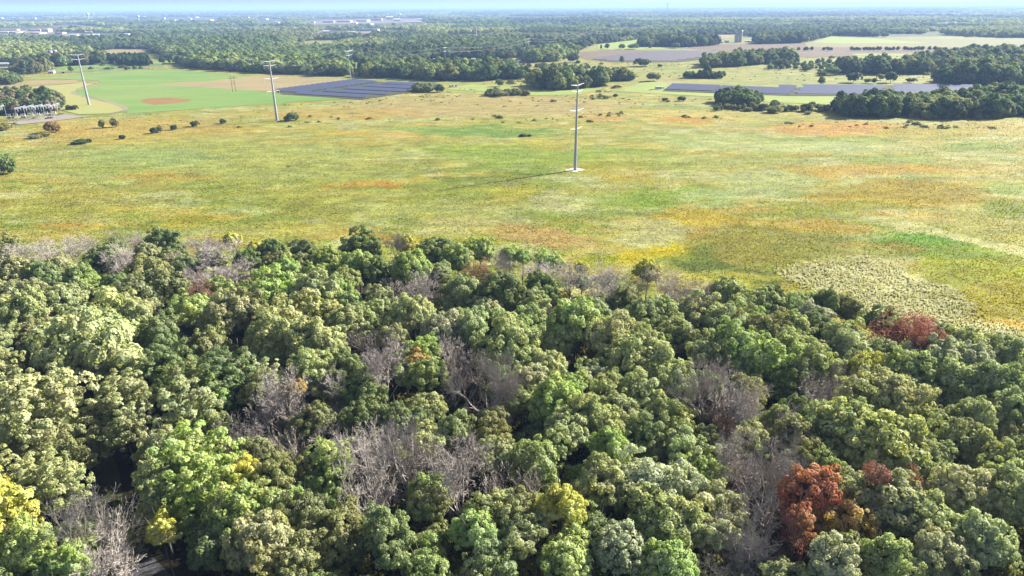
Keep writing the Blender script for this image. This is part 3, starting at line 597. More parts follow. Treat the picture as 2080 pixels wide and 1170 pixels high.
# undergrowth that fills the floor of the wood
bush_src = crown(71, 26, 40, leaf=.5, tall=.6, lump=.4, core=False, name='bush_foliage')
M_far_tint = M_leaf_far
def instance_stuff(name, sources, P, scl, rot, tint, idx, label, kind='stuff', cat=None):
    """One object of stuff: copies of the source meshes on points (geometry nodes)."""
    me = npmesh(name, P, np.zeros((0, 3)), 3, {'scl': ('FLOAT_VECTOR', scl), 'rot': ('FLOAT_VECTOR', np.stack([rot * 0, rot * 0, rot], -1)), 'tint': ('FLOAT_COLOR', np.concatenate([tint, np.ones((len(P), 1))], 1)), 'idx': ('INT', idx)}) if False else None
    me = bpy.data.meshes.new(name); me.vertices.add(len(P)); me.vertices.foreach_set('co', np.ascontiguousarray(P, np.float32).ravel())
    a = me.attributes.new('scl', 'FLOAT_VECTOR', 'POINT'); a.data.foreach_set('vector', np.ascontiguousarray(scl, np.float32).ravel())
    a = me.attributes.new('rot', 'FLOAT_VECTOR', 'POINT'); a.data.foreach_set('vector', np.stack([rot * 0, rot * 0, rot], -1).astype(np.float32).ravel())
    a = me.attributes.new('tint', 'FLOAT_COLOR', 'POINT'); a.data.foreach_set('color', np.concatenate([tint, np.ones((len(P), 1))], 1).astype(np.float32).ravel())
    a = me.attributes.new('idx', 'INT', 'POINT'); a.data.foreach_set('value', np.ascontiguousarray(idx, np.int32))
    o = link(name, me); tag(o, label, cat, kind=kind)
    ng = bpy.data.node_groups.new(name, 'GeometryNodeTree')
    ng.interface.new_socket('Geometry', in_out='INPUT', socket_type='NodeSocketGeometry'); ng.interface.new_socket('Geometry', in_out='OUTPUT', socket_type='NodeSocketGeometry')
    N = ng.nodes; L = ng.links; gi = N.new('NodeGroupInput'); go = N.new('NodeGroupOutput'); ip = N.new('GeometryNodeInstanceOnPoints')
    jn = N.new('GeometryNodeJoinGeometry')
    for src in sources[::-1]:
        oi = N.new('GeometryNodeObjectInfo'); oi.inputs['Object'].default_value = src; oi.inputs['As Instance'].default_value = True
        L.new(oi.outputs['Geometry'], jn.inputs[0])
    def attr(nm, ty):
        q = N.new('GeometryNodeInputNamedAttribute'); q.data_type = ty; q.inputs['Name'].default_value = nm; return q.outputs['Attribute']
    m2p = N.new('GeometryNodeMeshToPoints'); L.new(gi.outputs[0], m2p.inputs[0])
    L.new(m2p.outputs[0], ip.inputs['Points']); L.new(jn.outputs[0], ip.inputs['Instance']); ip.inputs['Pick Instance'].default_value = True
    L.new(attr('idx', 'INT'), ip.inputs['Instance Index']); L.new(attr('rot', 'FLOAT_VECTOR'), ip.inputs['Rotation']); L.new(attr('scl', 'FLOAT_VECTOR'), ip.inputs['Scale'])
    L.new(ip.outputs[0], go.inputs[0])
    md = o.modifiers.new('scatter', 'NODES'); md.node_group = ng
    return o
def src_obj(nm, me):
    me.materials.clear(); me.materials.append(M_leaf_far); return bpy.data.objects.new(nm, me)
U_SRC = [src_obj('bush_source', bush_src)]
MID = [src_obj('mid_tree_source', crown(s_, 60, 90, leaf=.55, tall=tl, lump=.30, core=False, name='mid_tree', ragged=.3, low=-.8)) for s_, tl in ((81, .85), (82, .95), (83, .8), (84, 1.05))]
FAR = [src_obj('far_tree_source', crown(s_, 18, 34, leaf=1.1, tall=tl, lump=.42, core=False, name='far_tree', ragged=.3, low=-.3)) for s_, tl in ((91, .75), (92, .95), (93, .8))]
rng = np.random.default_rng(9)
U = []
while len(U) < 420:
    x = rng.uniform(-80, 2170); y = rng.uniform(530, 1330)
    if y < np.interp(x, FILL_X, FILL_Y) + 6: continue
    p = G(x, y, 0.)
    if lane_gap(p[0], p[1]) < 8: continue
    U.append(p)
U = np.array(U); U[:, 2] = 1.6; n = len(U)
s = rng.uniform(.3, .62, n); pal = lin(np.array([[110, 130, 64], [140, 146, 70], [90, 110, 60], [170, 160, 70]])) * .45
instance_stuff('undergrowth', U_SRC, U, np.stack([s, s, s * .9], -1), rng.random(n) * 6.28, pal[rng.integers(0, 4, n)] * rng.uniform(.6, 1., (n, 1)), np.zeros(n), 'dark leafy shrubs and saplings filling the floor of the near wood')
# ------------------------------------------------------------------ woods and tree belts beyond the marsh
def fill_belt(poly, spacing, rg, margin_px=0):
    """Base points spread over the ground whose pixels fall inside poly."""
    W = G([a for a, b in poly], [b for a, b in poly], 0.)
    x0, x1, y0, y1 = W[:, 0].min(), W[:, 0].max(), W[:, 1].min(), W[:, 1].max()
    nx = max(1, int((x1 - x0) / spacing)); ny = max(1, int((y1 - y0) / spacing))
    X, Y = np.meshgrid(np.linspace(x0, x1, nx + 1), np.linspace(y0, y1, ny + 1)); X = X.ravel() + rg.normal(0, spacing * .33, X.size); Y = Y.ravel() + rg.normal(0, spacing * .33, Y.size)
    k = inpoly(X, Y, [(a, b) for a, b, c in W.tolist()]); return np.stack([X[k], Y[k], np.zeros(k.sum())], -1)
def belt(name, label, poly, h, spacing, cols, seed, src=None, tall=1., wide=1., var=.2):
    rg = np.random.default_rng(seed); P = fill_belt(poly, spacing, rg); n = len(P)
    if n == 0: print('empty belt', name, poly); return
    hh = h * rg.uniform(1 - var * 1.6, 1 + var, n); ph = fbm(P[:, 0] / 40, P[:, 1] / 40, seed)
    hh *= .7 + .6 * ph; ti_patch = fbm(P[:, 0] / 25, P[:, 1] / 25, seed + 5)
    rad = np.minimum(hh * .56, spacing * 1.1) * rg.uniform(.8, 1.25, n) * wide
    sz = hh * .5 / 5.4; P[:, 2] = hh * .5
    C = lin(np.array(cols)) * .66; ti = C[rg.integers(0, len(cols), n)] * rg.uniform(.78, 1.2, (n, 1))
    src = src or MID
    instance_stuff(name, src, P, np.stack([rad / 6, rad / 6, sz], -1), rg.random(n) * 6.28, ti, rg.integers(0, len(src), n), label)
GD = [(96, 122, 66), (84, 108, 62), (110, 132, 76), (124, 136, 78)]
GM = [(112, 134, 78), (140, 156, 92), (96, 122, 70), (150, 156, 88), (120, 134, 82)]
GL = [(158, 174, 104), (140, 160, 92), (128, 148, 88), (174, 184, 116)]
SPR = [(76, 104, 62), (64, 92, 58), (88, 114, 66)]
MIX = [(112, 132, 78), (96, 118, 70), (140, 146, 90), (136, 134, 84), (88, 108, 66)]
B = belt
rgm = np.random.default_rng(77); NM = 26000                     # coarse tussocks and low scrub of the meadows
dm = 400 * np.exp(rgm.random(NM) * math.log(1250 / 400)); xm = (rgm.random(NM) * 2 - 1) * .92 * dm
pm_x, pm_y = proj(np.stack([xm, dm, np.zeros(NM)], -1))
cl = fbm(xm / 70, dm / 45, 400); sc_ = sstep(.50, .66, cl)
NOGO = [[(0, 160), (240, 141), (420, 144), (760, 160), (900, 172), (735, 204), (256, 233), (100, 232), (0, 186)], [(1310, 160), (2000, 168), (1970, 196), (1700, 214), (1560, 209), (1240, 190)], [(890, 170), (1235, 176), (1180, 194), (1000, 190)], [(1180, 98), (2090, 70), (2090, 112), (1740, 115), (1460, 118), (1380, 128), (1190, 124)]]
km = (rgm.random(NM) < .12 + .8 * sc_) & (pm_y < 262)
for q in NOGO: km &= ~inpoly(pm_x, pm_y, q)
hmm = np.where(rgm.random(NM) < .1 * sc_ + .01, rgm.uniform(1.4, 3.2, NM), rgm.uniform(.25, .9, NM)) * np.where(dm < 560, .55, 1)
xm, dm, hmm = xm[km], dm[km], hmm[km]; nm_ = len(xm)
tcm = land_colour(xm, dm) * rgm.uniform(.8, 1.25, (nm_, 1)); big = hmm > 1.3; tcm[big] = lin((124, 134, 80)) * .5
wm_ = hmm * rgm.uniform(1.1, 2.6, nm_)
instance_stuff('meadow_scrub', FAR, np.stack([xm, dm, hmm * .35], -1), np.stack([wm_ / 9, wm_ / 12, hmm / 9], -1), rgm.random(nm_) * 6.28, tcm, rgm.integers(0, 3, nm_), 'coarse tussocks and low scrub dotted over the meadows behind the marsh')
B('tree_belt', 'pale willow belt behind the mown field at left', [(356, 128), (520, 124), (560, 132), (710, 140), (708, 156), (600, 151), (520, 148), (430, 141), (385, 138)], 11, 8, GL + GM[:2], 101)
B('tree_belt', 'dark upright tree belt behind the left solar field', [(735, 138), (820, 140), (960, 142), (1042, 146), (1040, 160), (985, 164), (880, 164), (800, 158), (740, 158)], 11.5, 7, GM + GD + GL[:1], 102)
B('conifer_plantation', 'block of dark young conifers beside the tan field', [(207, 124), (300, 122), (303, 134), (262, 134), (222, 128)], 9, 5, SPR, 103, wide=.62, tall=1.3)
B('copse', 'dark copse behind the substation at the left border', [(-40, 204), (60, 202), (108, 212), (112, 228), (60, 232), (-40, 236)], 9, 5.5, GD + [(150, 140, 110)], 104)
B('copse', 'small rounded copse at the left border above the tan field', [(-40, 160), (20, 158), (38, 164), (38, 172), (-40, 172)], 8, 6, GM, 105)
B('copse', 'farmyard trees around the white roof at the left border', [(30, 138), (60, 136), (95, 138), (95, 149), (60, 151), (28, 149)], 12, 9, MIX, 106)
B('copse', 'trees around the farm silos at left', [(70, 134), (125, 126), (170, 124), (205, 124), (205, 131), (140, 134), (100, 136)], 12, 10, MIX, 107)
B('copse', 'dark copse behind the nearest pylon', [(1086, 172), (1160, 170), (1236, 172), (1200, 178), (1150, 183), (1090, 181)], 13, 7, GD + GM, 108)
B('copse', 'row of rounded trees right of the nearest pylon', [(1218, 160), (1283, 158), (1283, 165), (1222, 166)], 10, 7, GM, 109)
B('copse', 'small trees left of the pylon copse', [(1030, 156), (1070, 155), (1070, 161), (1030, 162)], 9, 7, GM, 110)
B('shrub_thicket', 'low grey-green thicket in front of the lime strip', [(1000, 190), (1055, 189), (1085, 194), (1000, 196), (978, 195)], 4, 4, [(124, 132, 84), (150, 150, 104)], 111)
B('shrub_thicket', 'pair of low dark shrubs beside the left solar field', [(842, 184), (868, 183), (882, 187), (850, 189)], 5.5, 4, GM, 112)
B('copse', 'scrubby trees in the middle of the right-hand meadow', [(1394, 156), (1466, 156), (1466, 160), (1394, 160)], 6, 5, GD, 113)
B('tree_belt', 'tree belt beyond the right-hand meadow', [(1428, 130), (1470, 124), (1528, 122), (1605, 118), (1608, 126), (1530, 132), (1500, 136), (1430, 138)], 13, 10, GM, 114)
B('copse', 'dark clump of shrubs and trees at the marsh rim', [(1456, 208), (1500, 202), (1540, 206), (1536, 218), (1490, 219), (1456, 212)], 8, 5, GD, 115)
B('shrub_thicket', 'line of pale shrubs along the marsh rim', [(1452, 219), (1540, 219), (1600, 222), (1700, 224), (1705, 229), (1600, 230), (1500, 226), (1452, 224)], 3.6, 7, [(140, 146, 92), (104, 122, 70), (160, 156, 104)], 116)
B('tree_belt', 'large dark tree mass on the marsh rim at right', [(1692, 228), (1730, 218), (1800, 212), (1834, 217), (1838, 236), (1790, 239), (1720, 237)], 10.5, 6, GD, 117)
B('tree_belt', 'mixed tree mass on the marsh rim near the right border', [(1842, 226), (1855, 217), (1920, 215), (1950, 222), (1950, 240), (1890, 244), (1848, 238)], 10, 6, GM, 118)
B('tree_belt', 'tree mass running off the right border behind the marsh', [(1940, 222), (1990, 210), (2080, 200), (2160, 198), (2160, 236), (2060, 238), (2000, 238), (1944, 242)], 11, 7, GM + GD, 119)
B('shrub_thicket', 'pale shrubs along the foot of the marsh rim trees', [(1840, 236), (1950, 238), (2070, 236), (2070, 240), (1950, 244), (1860, 244)], 4, 6, [(150, 156, 96), (120, 136, 80)], 120)
B('tree_belt', 'tree belt behind the right solar field', [(1902, 164), (1950, 156), (2020, 158), (2160, 156), (2160, 172), (1990, 173), (1910, 172)], 14, 9, GM + GD, 121)
B('tree_belt', 'dark tree belt in the right meadow', [(1712, 140), (1780, 140), (1845, 142), (1845, 150), (1780, 152), (1715, 150)], 13, 9, GD, 122)
B('tree_belt', 'mixed wood spreading to the right border', [(1838, 150), (1840, 130), (1900, 122), (1980, 112), (2160, 108), (2160, 148), (2020, 148), (1905, 152)], 12, 12, GM + MIX, 123)
B('scrub', 'scattered scrub in the right-hand meadow', [(1560, 128), (1680, 124), (1715, 140), (1700, 150), (1620, 144), (1560, 142)], 5, 15, GM, 124)
B('scrub', 'thin scrub along the far edge of the middle meadow', [(1040, 132), (1100, 131), (1260, 140), (1250, 143), (1120, 140), (1040, 136)], 3, 8, [(140, 144, 96), (110, 126, 80)], 125)
B('copse', 'pale green trees at the left end of the far brown field', [(1070, 116), (1120, 106), (1160, 104), (1165, 112), (1130, 126), (1075, 128)], 12, 10, GL, 126)
B('tree_belt', 'dark square wood right of the far lime field', [(1300, 88), (1350, 84), (1450, 86), (1458, 92), (1400, 96), (1300, 95)], 14, 12, GD, 127)
B('tree_belt', 'dark wood behind the silos farm', [(1530, 86), (1560, 76), (1620, 78), (1656, 80), (1640, 87), (1580, 89), (1540, 90)], 14, 12, GD + GM, 128)

# the unbroken woods from there to the horizon: crowns grow larger with distance, where single ones cannot be told apart
FRONT_X = [-300, 0, 100, 178, 182, 300, 350, 520, 700, 735, 1040, 1075, 1170, 1212, 1300, 1401, 1495, 1556, 1636, 1690, 1780, 2080, 2400]
FRONT_Y = [134, 134, 132, 126, 103, 100, 122, 126, 136, 138, 142, 128, 104, 90, 80, 72, 70, 78, 84, 73, 76, 77, 77]
CLEAR = [[(103, 62), (105, 52), (150, 49), (205, 54), (202, 62), (120, 61)], [(578, 88), (640, 82), (718, 82), (690, 93), (672, 99), (600, 95)], [(700, 70), (758, 69), (758, 80), (725, 79)], [(893, 72), (994, 68), (992, 79), (915, 85)],
         [(178, 104), (240, 100), (300, 100), (300, 114), (215, 114)], [(-40, 58), (105, 56), (125, 66), (205, 66), (270, 68), (268, 80), (150, 82), (60, 77), (-40, 78)], [(615, 43), (640, 38), (860, 36), (862, 50), (760, 55), (640, 57)], [(650, 64), (770, 60), (845, 62), (845, 72), (650, 74)], [(250, 33), (290, 36), (290, 42), (250, 42)], [(50, 36), (95, 36), (95, 44), (50, 44)], [(-40, 36), (35, 36), (35, 43), (-40, 43)], [(520, 38), (580, 38), (580, 52), (520, 50)], [(860, 120), (1060, 119), (1062, 138), (880, 138)], [(320, 34), (450, 35), (450, 48), (320, 48)],
         [(630, 70), (672, 56), (676, 60), (645, 72)], [(1040, 100), (1180, 78), (1320, 64), (1322, 67), (1190, 84), (1060, 108)]]
rg = np.random.default_rng(202); NF = 150000
d = 1050 * np.exp(rg.random(NF) ** .8 * math.log(29000 / 1050)); x = (rg.random(NF) * 2 - 1) * .93 * d; y = d
P = np.stack([x, y, np.zeros(NF)], -1); px, py = proj(P)
keep = py < np.interp(px, FRONT_X, FRONT_Y)
for c_ in CLEAR: keep &= ~inpoly(px, py, c_)
x, y, d = x[keep], y[keep], d[keep]
P = P[keep]; n = len(x)
open_ = fbm(x / 900, y / 1500, 301, 4); dens = (open_ < .57) | (d < 1900); keep = dens | (rg.random(n) < .12)
cs = np.where(d < 3200, 1., 2.6); hop = hash2(np.floor((x + 160 * (fbm(x / 150, y / 150, 501) - .5)) / (230 * cs)), np.floor((y + 260 * (fbm(x / 150, y / 150, 503) - .5)) / (330 * cs)), 29); keep &= ~((hop < .13) & (d > 1350))
x, y, d, P = x[keep], y[keep], d[keep], P[keep]; n = len(x)

wide_ = np.maximum(12.5, d * .0056) * rg.uniform(.7, 1.35, n); hh = np.where(d < 3000, 10.5, 12) * rg.uniform(.7, 1.25, n) * (.75 + .5 * fbm(x / 200, y / 260, 311))
hh *= np.maximum(1, (d / 6000) ** .25)
P[:, 2] = hh * .38
pal = lin(np.array([[112, 134, 80], [132, 146, 92], [92, 116, 70], [148, 150, 98], [80, 104, 66], [158, 140, 100]])) * .56
zone = fbm(x / 350, y / 500, 321); pick = np.clip((rg.random(n) * 4 + zone * 4 - 1.2).astype(int), 0, 5)
def stand_hash(k):                                              # stands of one age and kind, with crooked borders
    cs = np.where(d < 3200, 1., 2.6); a_ = x + 160 * (fbm(x / 150, y / 150, 501) - .5); b_2 = y + 260 * (fbm(x / 150, y / 150, 503) - .5)
    return hash2(np.floor(a_ / (230 * cs)), np.floor(b_2 / (330 * cs)), k)
hk, hk2 = stand_hash(7), stand_hash(19)
stand = lin(np.array([[78, 100, 68], [160, 170, 100], [112, 134, 82], [140, 146, 94], [92, 116, 76]])) * .56
ti = (pal[pick] * .35 + stand[np.minimum((hk2 * 5).astype(int), 4)] * .65) * rg.uniform(.8, 1.2, (n, 1)) * 1.45
hh *= .7 + .6 * hk; P[:, 2] = hh * .5; wide_ *= 1.2
near = d < 2100
for nm, lab, sel, src in (('woodland', 'rolling mixed woodland beyond the fields, crowns still told apart', near, MID), ('distant_woodland', 'far woodland and hedges reaching the hazy horizon', ~near, FAR)):
    k = sel; instance_stuff(nm, src, P[k], np.stack([wide_[k] / 12, wide_[k] / 12, hh[k] * .42 / 5], -1), rg.random(k.sum()) * 6.28, ti[k], rg.integers(0, len(src), k.sum()), lab)

# ---- single trees and shrubs that stand apart: things
SH = crown(131, 40, 60, leaf=.62, tall=.75, lump=.32, name='foliage', low=-.9); SH2 = crown(132, 44, 55, leaf=.62, tall=1.0, lump=.3, name='foliage', low=-.9)
def lone(px, py, wpx, hpx, col, lab, name='shrub', cat='shrub', group='shrubs on the marsh'):
    p = g3(px, py, 0.); D = depth(p); w = wpx / F_PX * D; h = hpx / F_PX * D * 1.08; rd = random.Random(int(px * 7 + py))
    root = thing(name, lab, cat, p, rd.uniform(0, 6.28), group)
    st = h * (.5 if name == 'shrub' else .55)
    mb = MB(); mb.tube((0, 0, -.2), (.1, 0, st), .05 + .018 * h, .03 + .01 * h, 6); mb.build('stem' if name == 'shrub' else 'trunk', M_bark, root)
    c = link('crown', SH if hpx < wpx else SH2, root, (0, 0, h * .5 if name == 'shrub' else h * .56)); c.scale = (w / 12.5, w / 12.5, (h * .5 if name == 'shrub' else h * .44) / (5 if hpx < wpx else 6))
    c.color = (*(lin(col) * .6).tolist(), 1)
dk = (84, 104, 60); ol = (146, 140, 76); mg = (118, 138, 76); gy_ = (150, 150, 104)
for a in [(208, 260, 11, 15, mg, 'left one of a pair of upright shrubs below the green field'), (234, 258, 15, 17, ol, 'right one of a pair of upright shrubs below the green field'),
          (314, 271, 16, 12, dk, 'dark round shrub, largest of the row crossing the left marsh'), (327, 269, 10, 13, gy_, 'grey-green shrub touching the largest dark one of the row'),
          (354, 264, 13, 10, dk, 'small dark round shrub in the middle of the row across the left marsh'), (396, 257, 15, 11, dk, 'dark shrub second from the right end of the row'), (453, 251, 13, 9, dk, 'dark shrub at the right end of the row across the left marsh'),
          (249, 283, 11, 9, dk, 'single tiny dark shrub below the row across the left marsh'), (163, 292, 30, 8, dk, 'long low dark shrub on the left marsh'), (182, 290, 9, 8, dk, 'tiny dark shrub at the end of the long low one'),
          (108, 269, 28, 21, (156, 128, 70), 'brownish orange shrub below the substation'), (90, 277, 24, 9, ol, 'low olive shrub left of the brownish orange one'), (72, 281, 22, 7, gy_, 'low pale shrub, leftmost below the substation'),
          (5, 265, 30, 14, ol, 'olive shrub cut by the left border of the picture'), (140, 223, 12, 9, dk, 'dark shrub left of the leftmost pylon foot'), (152, 223, 13, 9, dk, 'dark shrub nearest to the leftmost pylon foot'),
          (595, 245, 24, 16, mg, 'green shrub at the foot of the middle pylon'), (582, 245, 12, 8, gy_, 'low pale shrub touching the middle pylon foot'),
          (893, 187, 18, 15, dk, 'round dark shrub right of the left solar field'), (1062, 278, 14, 6, dk, 'low dark shrub left of the nearest pylon on green ground'), (1075, 278, 8, 5, dk, 'tiny dark shrub right beside the low dark one near the pylon'),
          (587, 340, 7, 4, ol, 'tiny dark tussock alone on the open marsh'), (1250, 196, 10, 5, dk, 'tiny dark shrub right of the nearest pylon top'), (1350, 205, 11, 6, dk, 'small dark shrub in front of the solar shed'), (1384, 205, 16, 9, dk, 'dark shrub in front of the right solar field'), (1357, 207, 8, 3, dk, 'low dark tussock beside the small dark shrub'),
          (1573, 214, 18, 10, dk, 'dark shrub on the marsh rim right of the dark clump'), (1571, 229, 28, 13, gy_, 'pale round shrub on the marsh rim'), (1637, 226, 22, 15, dk, 'dark ball shrub on the marsh rim'), (1668, 224, 32, 12, mg, 'broad green shrub on the marsh rim left of the tree mass'), (1640, 232, 14, 6, gy_, 'small pale shrub under the dark ball shrub'),
          (1455, 225, 12, 9, mg, 'leftmost pale ball shrub below the marsh rim clump'), (1476, 221, 13, 10, gy_, 'second ball shrub below the marsh rim clump'), (1519, 226, 16, 8, gy_, 'low ball shrub right below the marsh rim clump'), (1550, 224, 24, 13, dk, 'wide dark shrub right of the marsh rim clump'), (8, 355, 46, 42, mg, 'green bush half cut by the left border on the marsh')]:
    lone(*a)
gm = 'lone trees beyond the marsh'
for a in [(145, 147, 9, 11, mg, 'small round tree in the strip between the two roads'), (257, 144, 6, 8, dk, 'tiny tree beside the road, left of a pair'), (274, 143, 8, 9, mg, 'tiny tree beside the road, right of a pair'), (129, 150, 5, 4, dk, 'lowest tiny tree on the road verge at left'),
          (124, 217, 20, 26, (134, 134, 96), 'tall thin-crowned tree beside the substation'), (1015, 176, 16, 14, mg, 'small tree left of the lime field'), (1087, 163, 20, 20, mg, 'round tree at the left end of the pylon copse'), (1327, 165, 27, 17, (150, 156, 100), 'pale spreading tree in the middle meadow'),
          (1304, 135, 29, 15, dk, 'dark wide tree in front of the far solar field'), (1263, 129, 9, 13, mg, 'narrow tree in front of the far solar field'), (1163, 127, 23, 17, dk, 'dark round tree left of the far solar field'), (1145, 123, 9, 10, mg, 'small tree left of the dark round one by the far solar field'), (1174, 129, 8, 6, dk, 'tiny tree right of the dark round one by the far solar field'),
          (1340, 137, 9, 6, dk, 'tiny dark tree right of the dark wide one'), (1435, 158, 16, 22, dk, 'upright dark tree in the middle of the meadow scrub'), (1808, 168, 22, 21, dk, 'dark heart-shaped tree behind the right solar field'), (1733, 168, 26, 19, dk, 'dark wide tree behind the right solar field'),
          (1762, 169, 14, 9, mg, 'small tree between the two dark ones behind the solar field'), (1775, 170, 9, 10, dk, 'narrow small tree behind the solar field'), (1788, 163, 14, 12, gy_, 'pale thin tree left of the heart-shaped one'), (1850, 168, 18, 9, dk, 'low dark tree right of the heart-shaped one'), (1668, 173, 13, 15, mg, 'single small tree behind the solar panels'),
          (1688, 152, 30, 16, mg, 'broad bushy tree in the meadow behind the solar panels'), (1669, 154, 18, 9, dk, 'low dark tree left of the broad bushy one'), (1584, 138, 28, 17, dk, 'dark tree at the left end of the meadow scrub'), (1582, 121, 42, 20, dk, 'big dark round tree right of the far tree belt'), (1675, 77, 6, 8, dk, 'tiny tree on the skyline field corner'),
          (1221, 101, 4, 9, dk, 'slim tree on the lime field, leftmost of its line'), (1233, 100, 9, 10, dk, 'second tree from the left in front of the lime field'), (1263, 100, 13, 10, mg, 'third tree from the left in front of the lime field'), (1287, 100, 22, 10, mg, 'wide tree in front of the lime field'), (1320, 99, 6, 6, dk, 'tiny tree right of the wide one by the lime field'), (1372, 98, 14, 10, mg, 'right end tree in front of the dark square wood'),
          (205, 114, 20, 12, mg, 'tree clump in the tan field at left'), (331, 130, 12, 12, dk, 'dark conifer right of the plantation'), (345, 130, 5, 11, dk, 'slim conifer right of the plantation'), (309, 133, 5, 9, dk, 'slim conifer at the plantation edge'), (1014, 196, 22, 11, gy_, 'pale shrubby tree in the low thicket')]:
    lone(*a[:5], a[5], 'tree', 'tree', gm)
xs = [240, 290, 303, 345, 440, 472, 495, 660, 680, 698, 720, 765, 785, 803, 835, 866, 884, 935, 960, 990, 1025, 1080, 1105, 1130, 1160, 1190, 1218, 1275, 1320, 1340, 1365, 1395, 1475, 1500, 1530, 1580, 1620, 1670, 1720, 1850, 1880]
nth = ['first', 'second', 'third', 'fourth', 'fifth', 'sixth', 'seventh', 'eighth', 'ninth', 'tenth', 'eleventh', 'twelfth', 'thirteenth', 'fourteenth', 'fifteenth', 'sixteenth', 'seventeenth', 'eighteenth', 'nineteenth', 'twentieth']
rd = random.Random(4)
for i, x in enumerate(xs):
    px = 1560 + x / 3.9; big = x > 1560 or x > 1830
    side = nth[i] + ' tree from the left' if i < 20 else nth[len(xs) - 1 - i] + ' tree from the right' if len(xs) - 1 - i < 20 else 'middle tree'
    lone(px, 103.5 + (1 if x > 1450 else 0), rd.uniform(6, 8.5) * (1.8 if big else 1), rd.uniform(6.5, 8.5) * (1.5 if big else 1), dk if rd.random() < .7 else mg, side + ' in the long row along the far road', 'tree', 'tree', 'row of trees along the far road')

# ------------------------------------------------------------------ power poles
M_steel = simple('galvanised_steel', alb(176, 180, 192, .62), rough=.5, metal=.2, spec=.5, var=.06)
M_arm = simple('pale_steel_arm', alb(225, 225, 235, .75), rough=.45, metal=.1, spec=.5, var=.04)
M_conc = simple('pale_timber_mat', alb(214, 206, 198, .7), var=.12, scale=1.5)
M_wire = simple('aluminium_wire', alb(170, 168, 165, .45), rough=.4, metal=.4)
M_wood = simple('dark_pole_wood', alb(110, 96, 84, .5))
def pylon(px, py, hgt, ang, label, r=.85, pad=False, group='steel monopole pylons', sides=(-1,), arms=None):
    p = g3(px, py, .1); root = thing('power_pylon', label, 'pylon', p, 0, group)
    mb = MB(); nseg = 5
    for k in range(nseg):
        z0, z1 = hgt * k / nseg, hgt * (k + 1) / nseg; mb.tube((0, 0, z0), (0, 0, z1), r * (1 - .62 * k / nseg), r * (1 - .62 * (k + 1) / nseg) , 12)
        if 0 < k: mb.tube((0, 0, z0 - .3), (0, 0, z0 + .3), r * (1 - .62 * k / nseg) + .05, n=12)
    mb.tube((0, 0, 0), (0, 0, .25), r * 1.5, n=12)
    mb.build('pole', M_steel, root)
    u = Vector((math.cos(ang), math.sin(ang), 0)); tips = []
    for z, L in arms or [(hgt - .5, 5.4), (hgt - 3.4, 4.6), (hgt - 12., 5.6), (hgt - 20.5, 5.0)]:
        for s_ in (-1, 1):
            mb = MB(); mb.tube((0, 0, z - .2), u * (s_ * L) + Vector((0, 0, z + .45)), .2, .09, 6); mb.build('arm', M_arm, root)
            tips.append((z, s_, p + u * (s_ * L) + Vector((0, 0, z + .45))))
            if s_ in sides and z < hgt - 1:
                mb = MB(); q = u * (s_ * L) + Vector((0, 0, z + .4))
                for j in range(7): mb.tube(q - Vector((0, 0, .35 * j)), q - Vector((0, 0, .35 * j + .28)), .13, .09, 6)
                mb.build('insulator', M_arm, root)
    if pad:
        mb = MB(); mb.box((0, .3, 0), (7.5, 6.5, .5), R(45)); mb.build('pad', M_conc, root)
    return root, tips
AR = math.atan2(200, 164)
T3, tips3 = pylon(1168, 346, 40.5, AR, 'nearest tall grey steel monopole pylon on a pale pad in the open marsh', .8, True)
T2, tips2 = pylon(563, 245, 40.5, AR, 'middle tall grey monopole pylon left of the solar field', .95, sides=(-1, 1))
T1, tips1 = pylon(181, 213, 40., AR, 'leftmost grey monopole pylon beside the curving gravel path', 1.0, arms=[(39.5, 5.6), (36, 5.2)])
def wires(name, ends, label, rad=.028, sag=6.):
    for k, (a, b) in enumerate(ends):
        mb = MB(); n = 18; L = (b - a).length; pts = [a.lerp(b, i / n) - Vector((0, 0, 4 * sag * (i / n) * (1 - i / n) * (L / 220))) for i in range(n + 1)]
        for i in range(n): mb.tube(pts[i], pts[i + 1], rad, n=4, cap=False)
        tag(mb.build(name, M_wire), label[k] if isinstance(label, list) else label, 'power line', 'power lines strung between the pylons')
wl_ = ['top', 'top right', 'upper', 'upper right', 'middle', 'middle right', 'lowest', 'lowest right']
e = [(tips1[i][2], tips2[i][2]) for i in (0, 2)]; wires('power_line', e, ['%s thin wire from the leftmost to the middle pylon' % wl_[i] for i in (0, 2)])
e = [(tips2[i][2], tips3[i][2]) for i in (0, 4)]; wires('power_line', e, ['%s thin wire from the middle to the nearest pylon' % wl_[i] for i in (0, 4)])
FARP = [(712, 160, 'far pylon above the middle tree belt'), (905, 139, 'far pylon above the wood houses'), (1075, 112, 'third far pylon'), (1200, 88, 'fourth far pylon'), (1318, 72, 'last tiny pylon')]
prev = None
for j, (x, y, nm) in enumerate(FARP):
    hg = 30. if j == 0 else 26.
    root, tp = pylon(x, y, hg, AR + .25, nm.replace('third far', 'third of the small far').replace('fourth far', 'fourth of the small far').replace('last tiny', 'last and tiniest far') + (' in the woods' if j > 1 else ''), .5, sides=(), group='small far pylons', arms=[(hg - .6, 8.5 if j == 0 else 5), (hg - 5., 7 if j == 0 else 4)])
    if prev is None: prev_t = [tips2[2][2], tips2[3][2], tips2[4][2], tips2[5][2]]
    else: prev_t = prev
    e = list(zip(prev_t, [q[2] for q in tp][:4])); wires('power_line', e, ['%s glinting wire ending at the %s' % (['left outer', 'right outer', 'left inner', 'right inner'][k], nm) for k in range(4)], rad=.03 + .035 * j, sag=4)
    prev = [q[2] for q in tp]
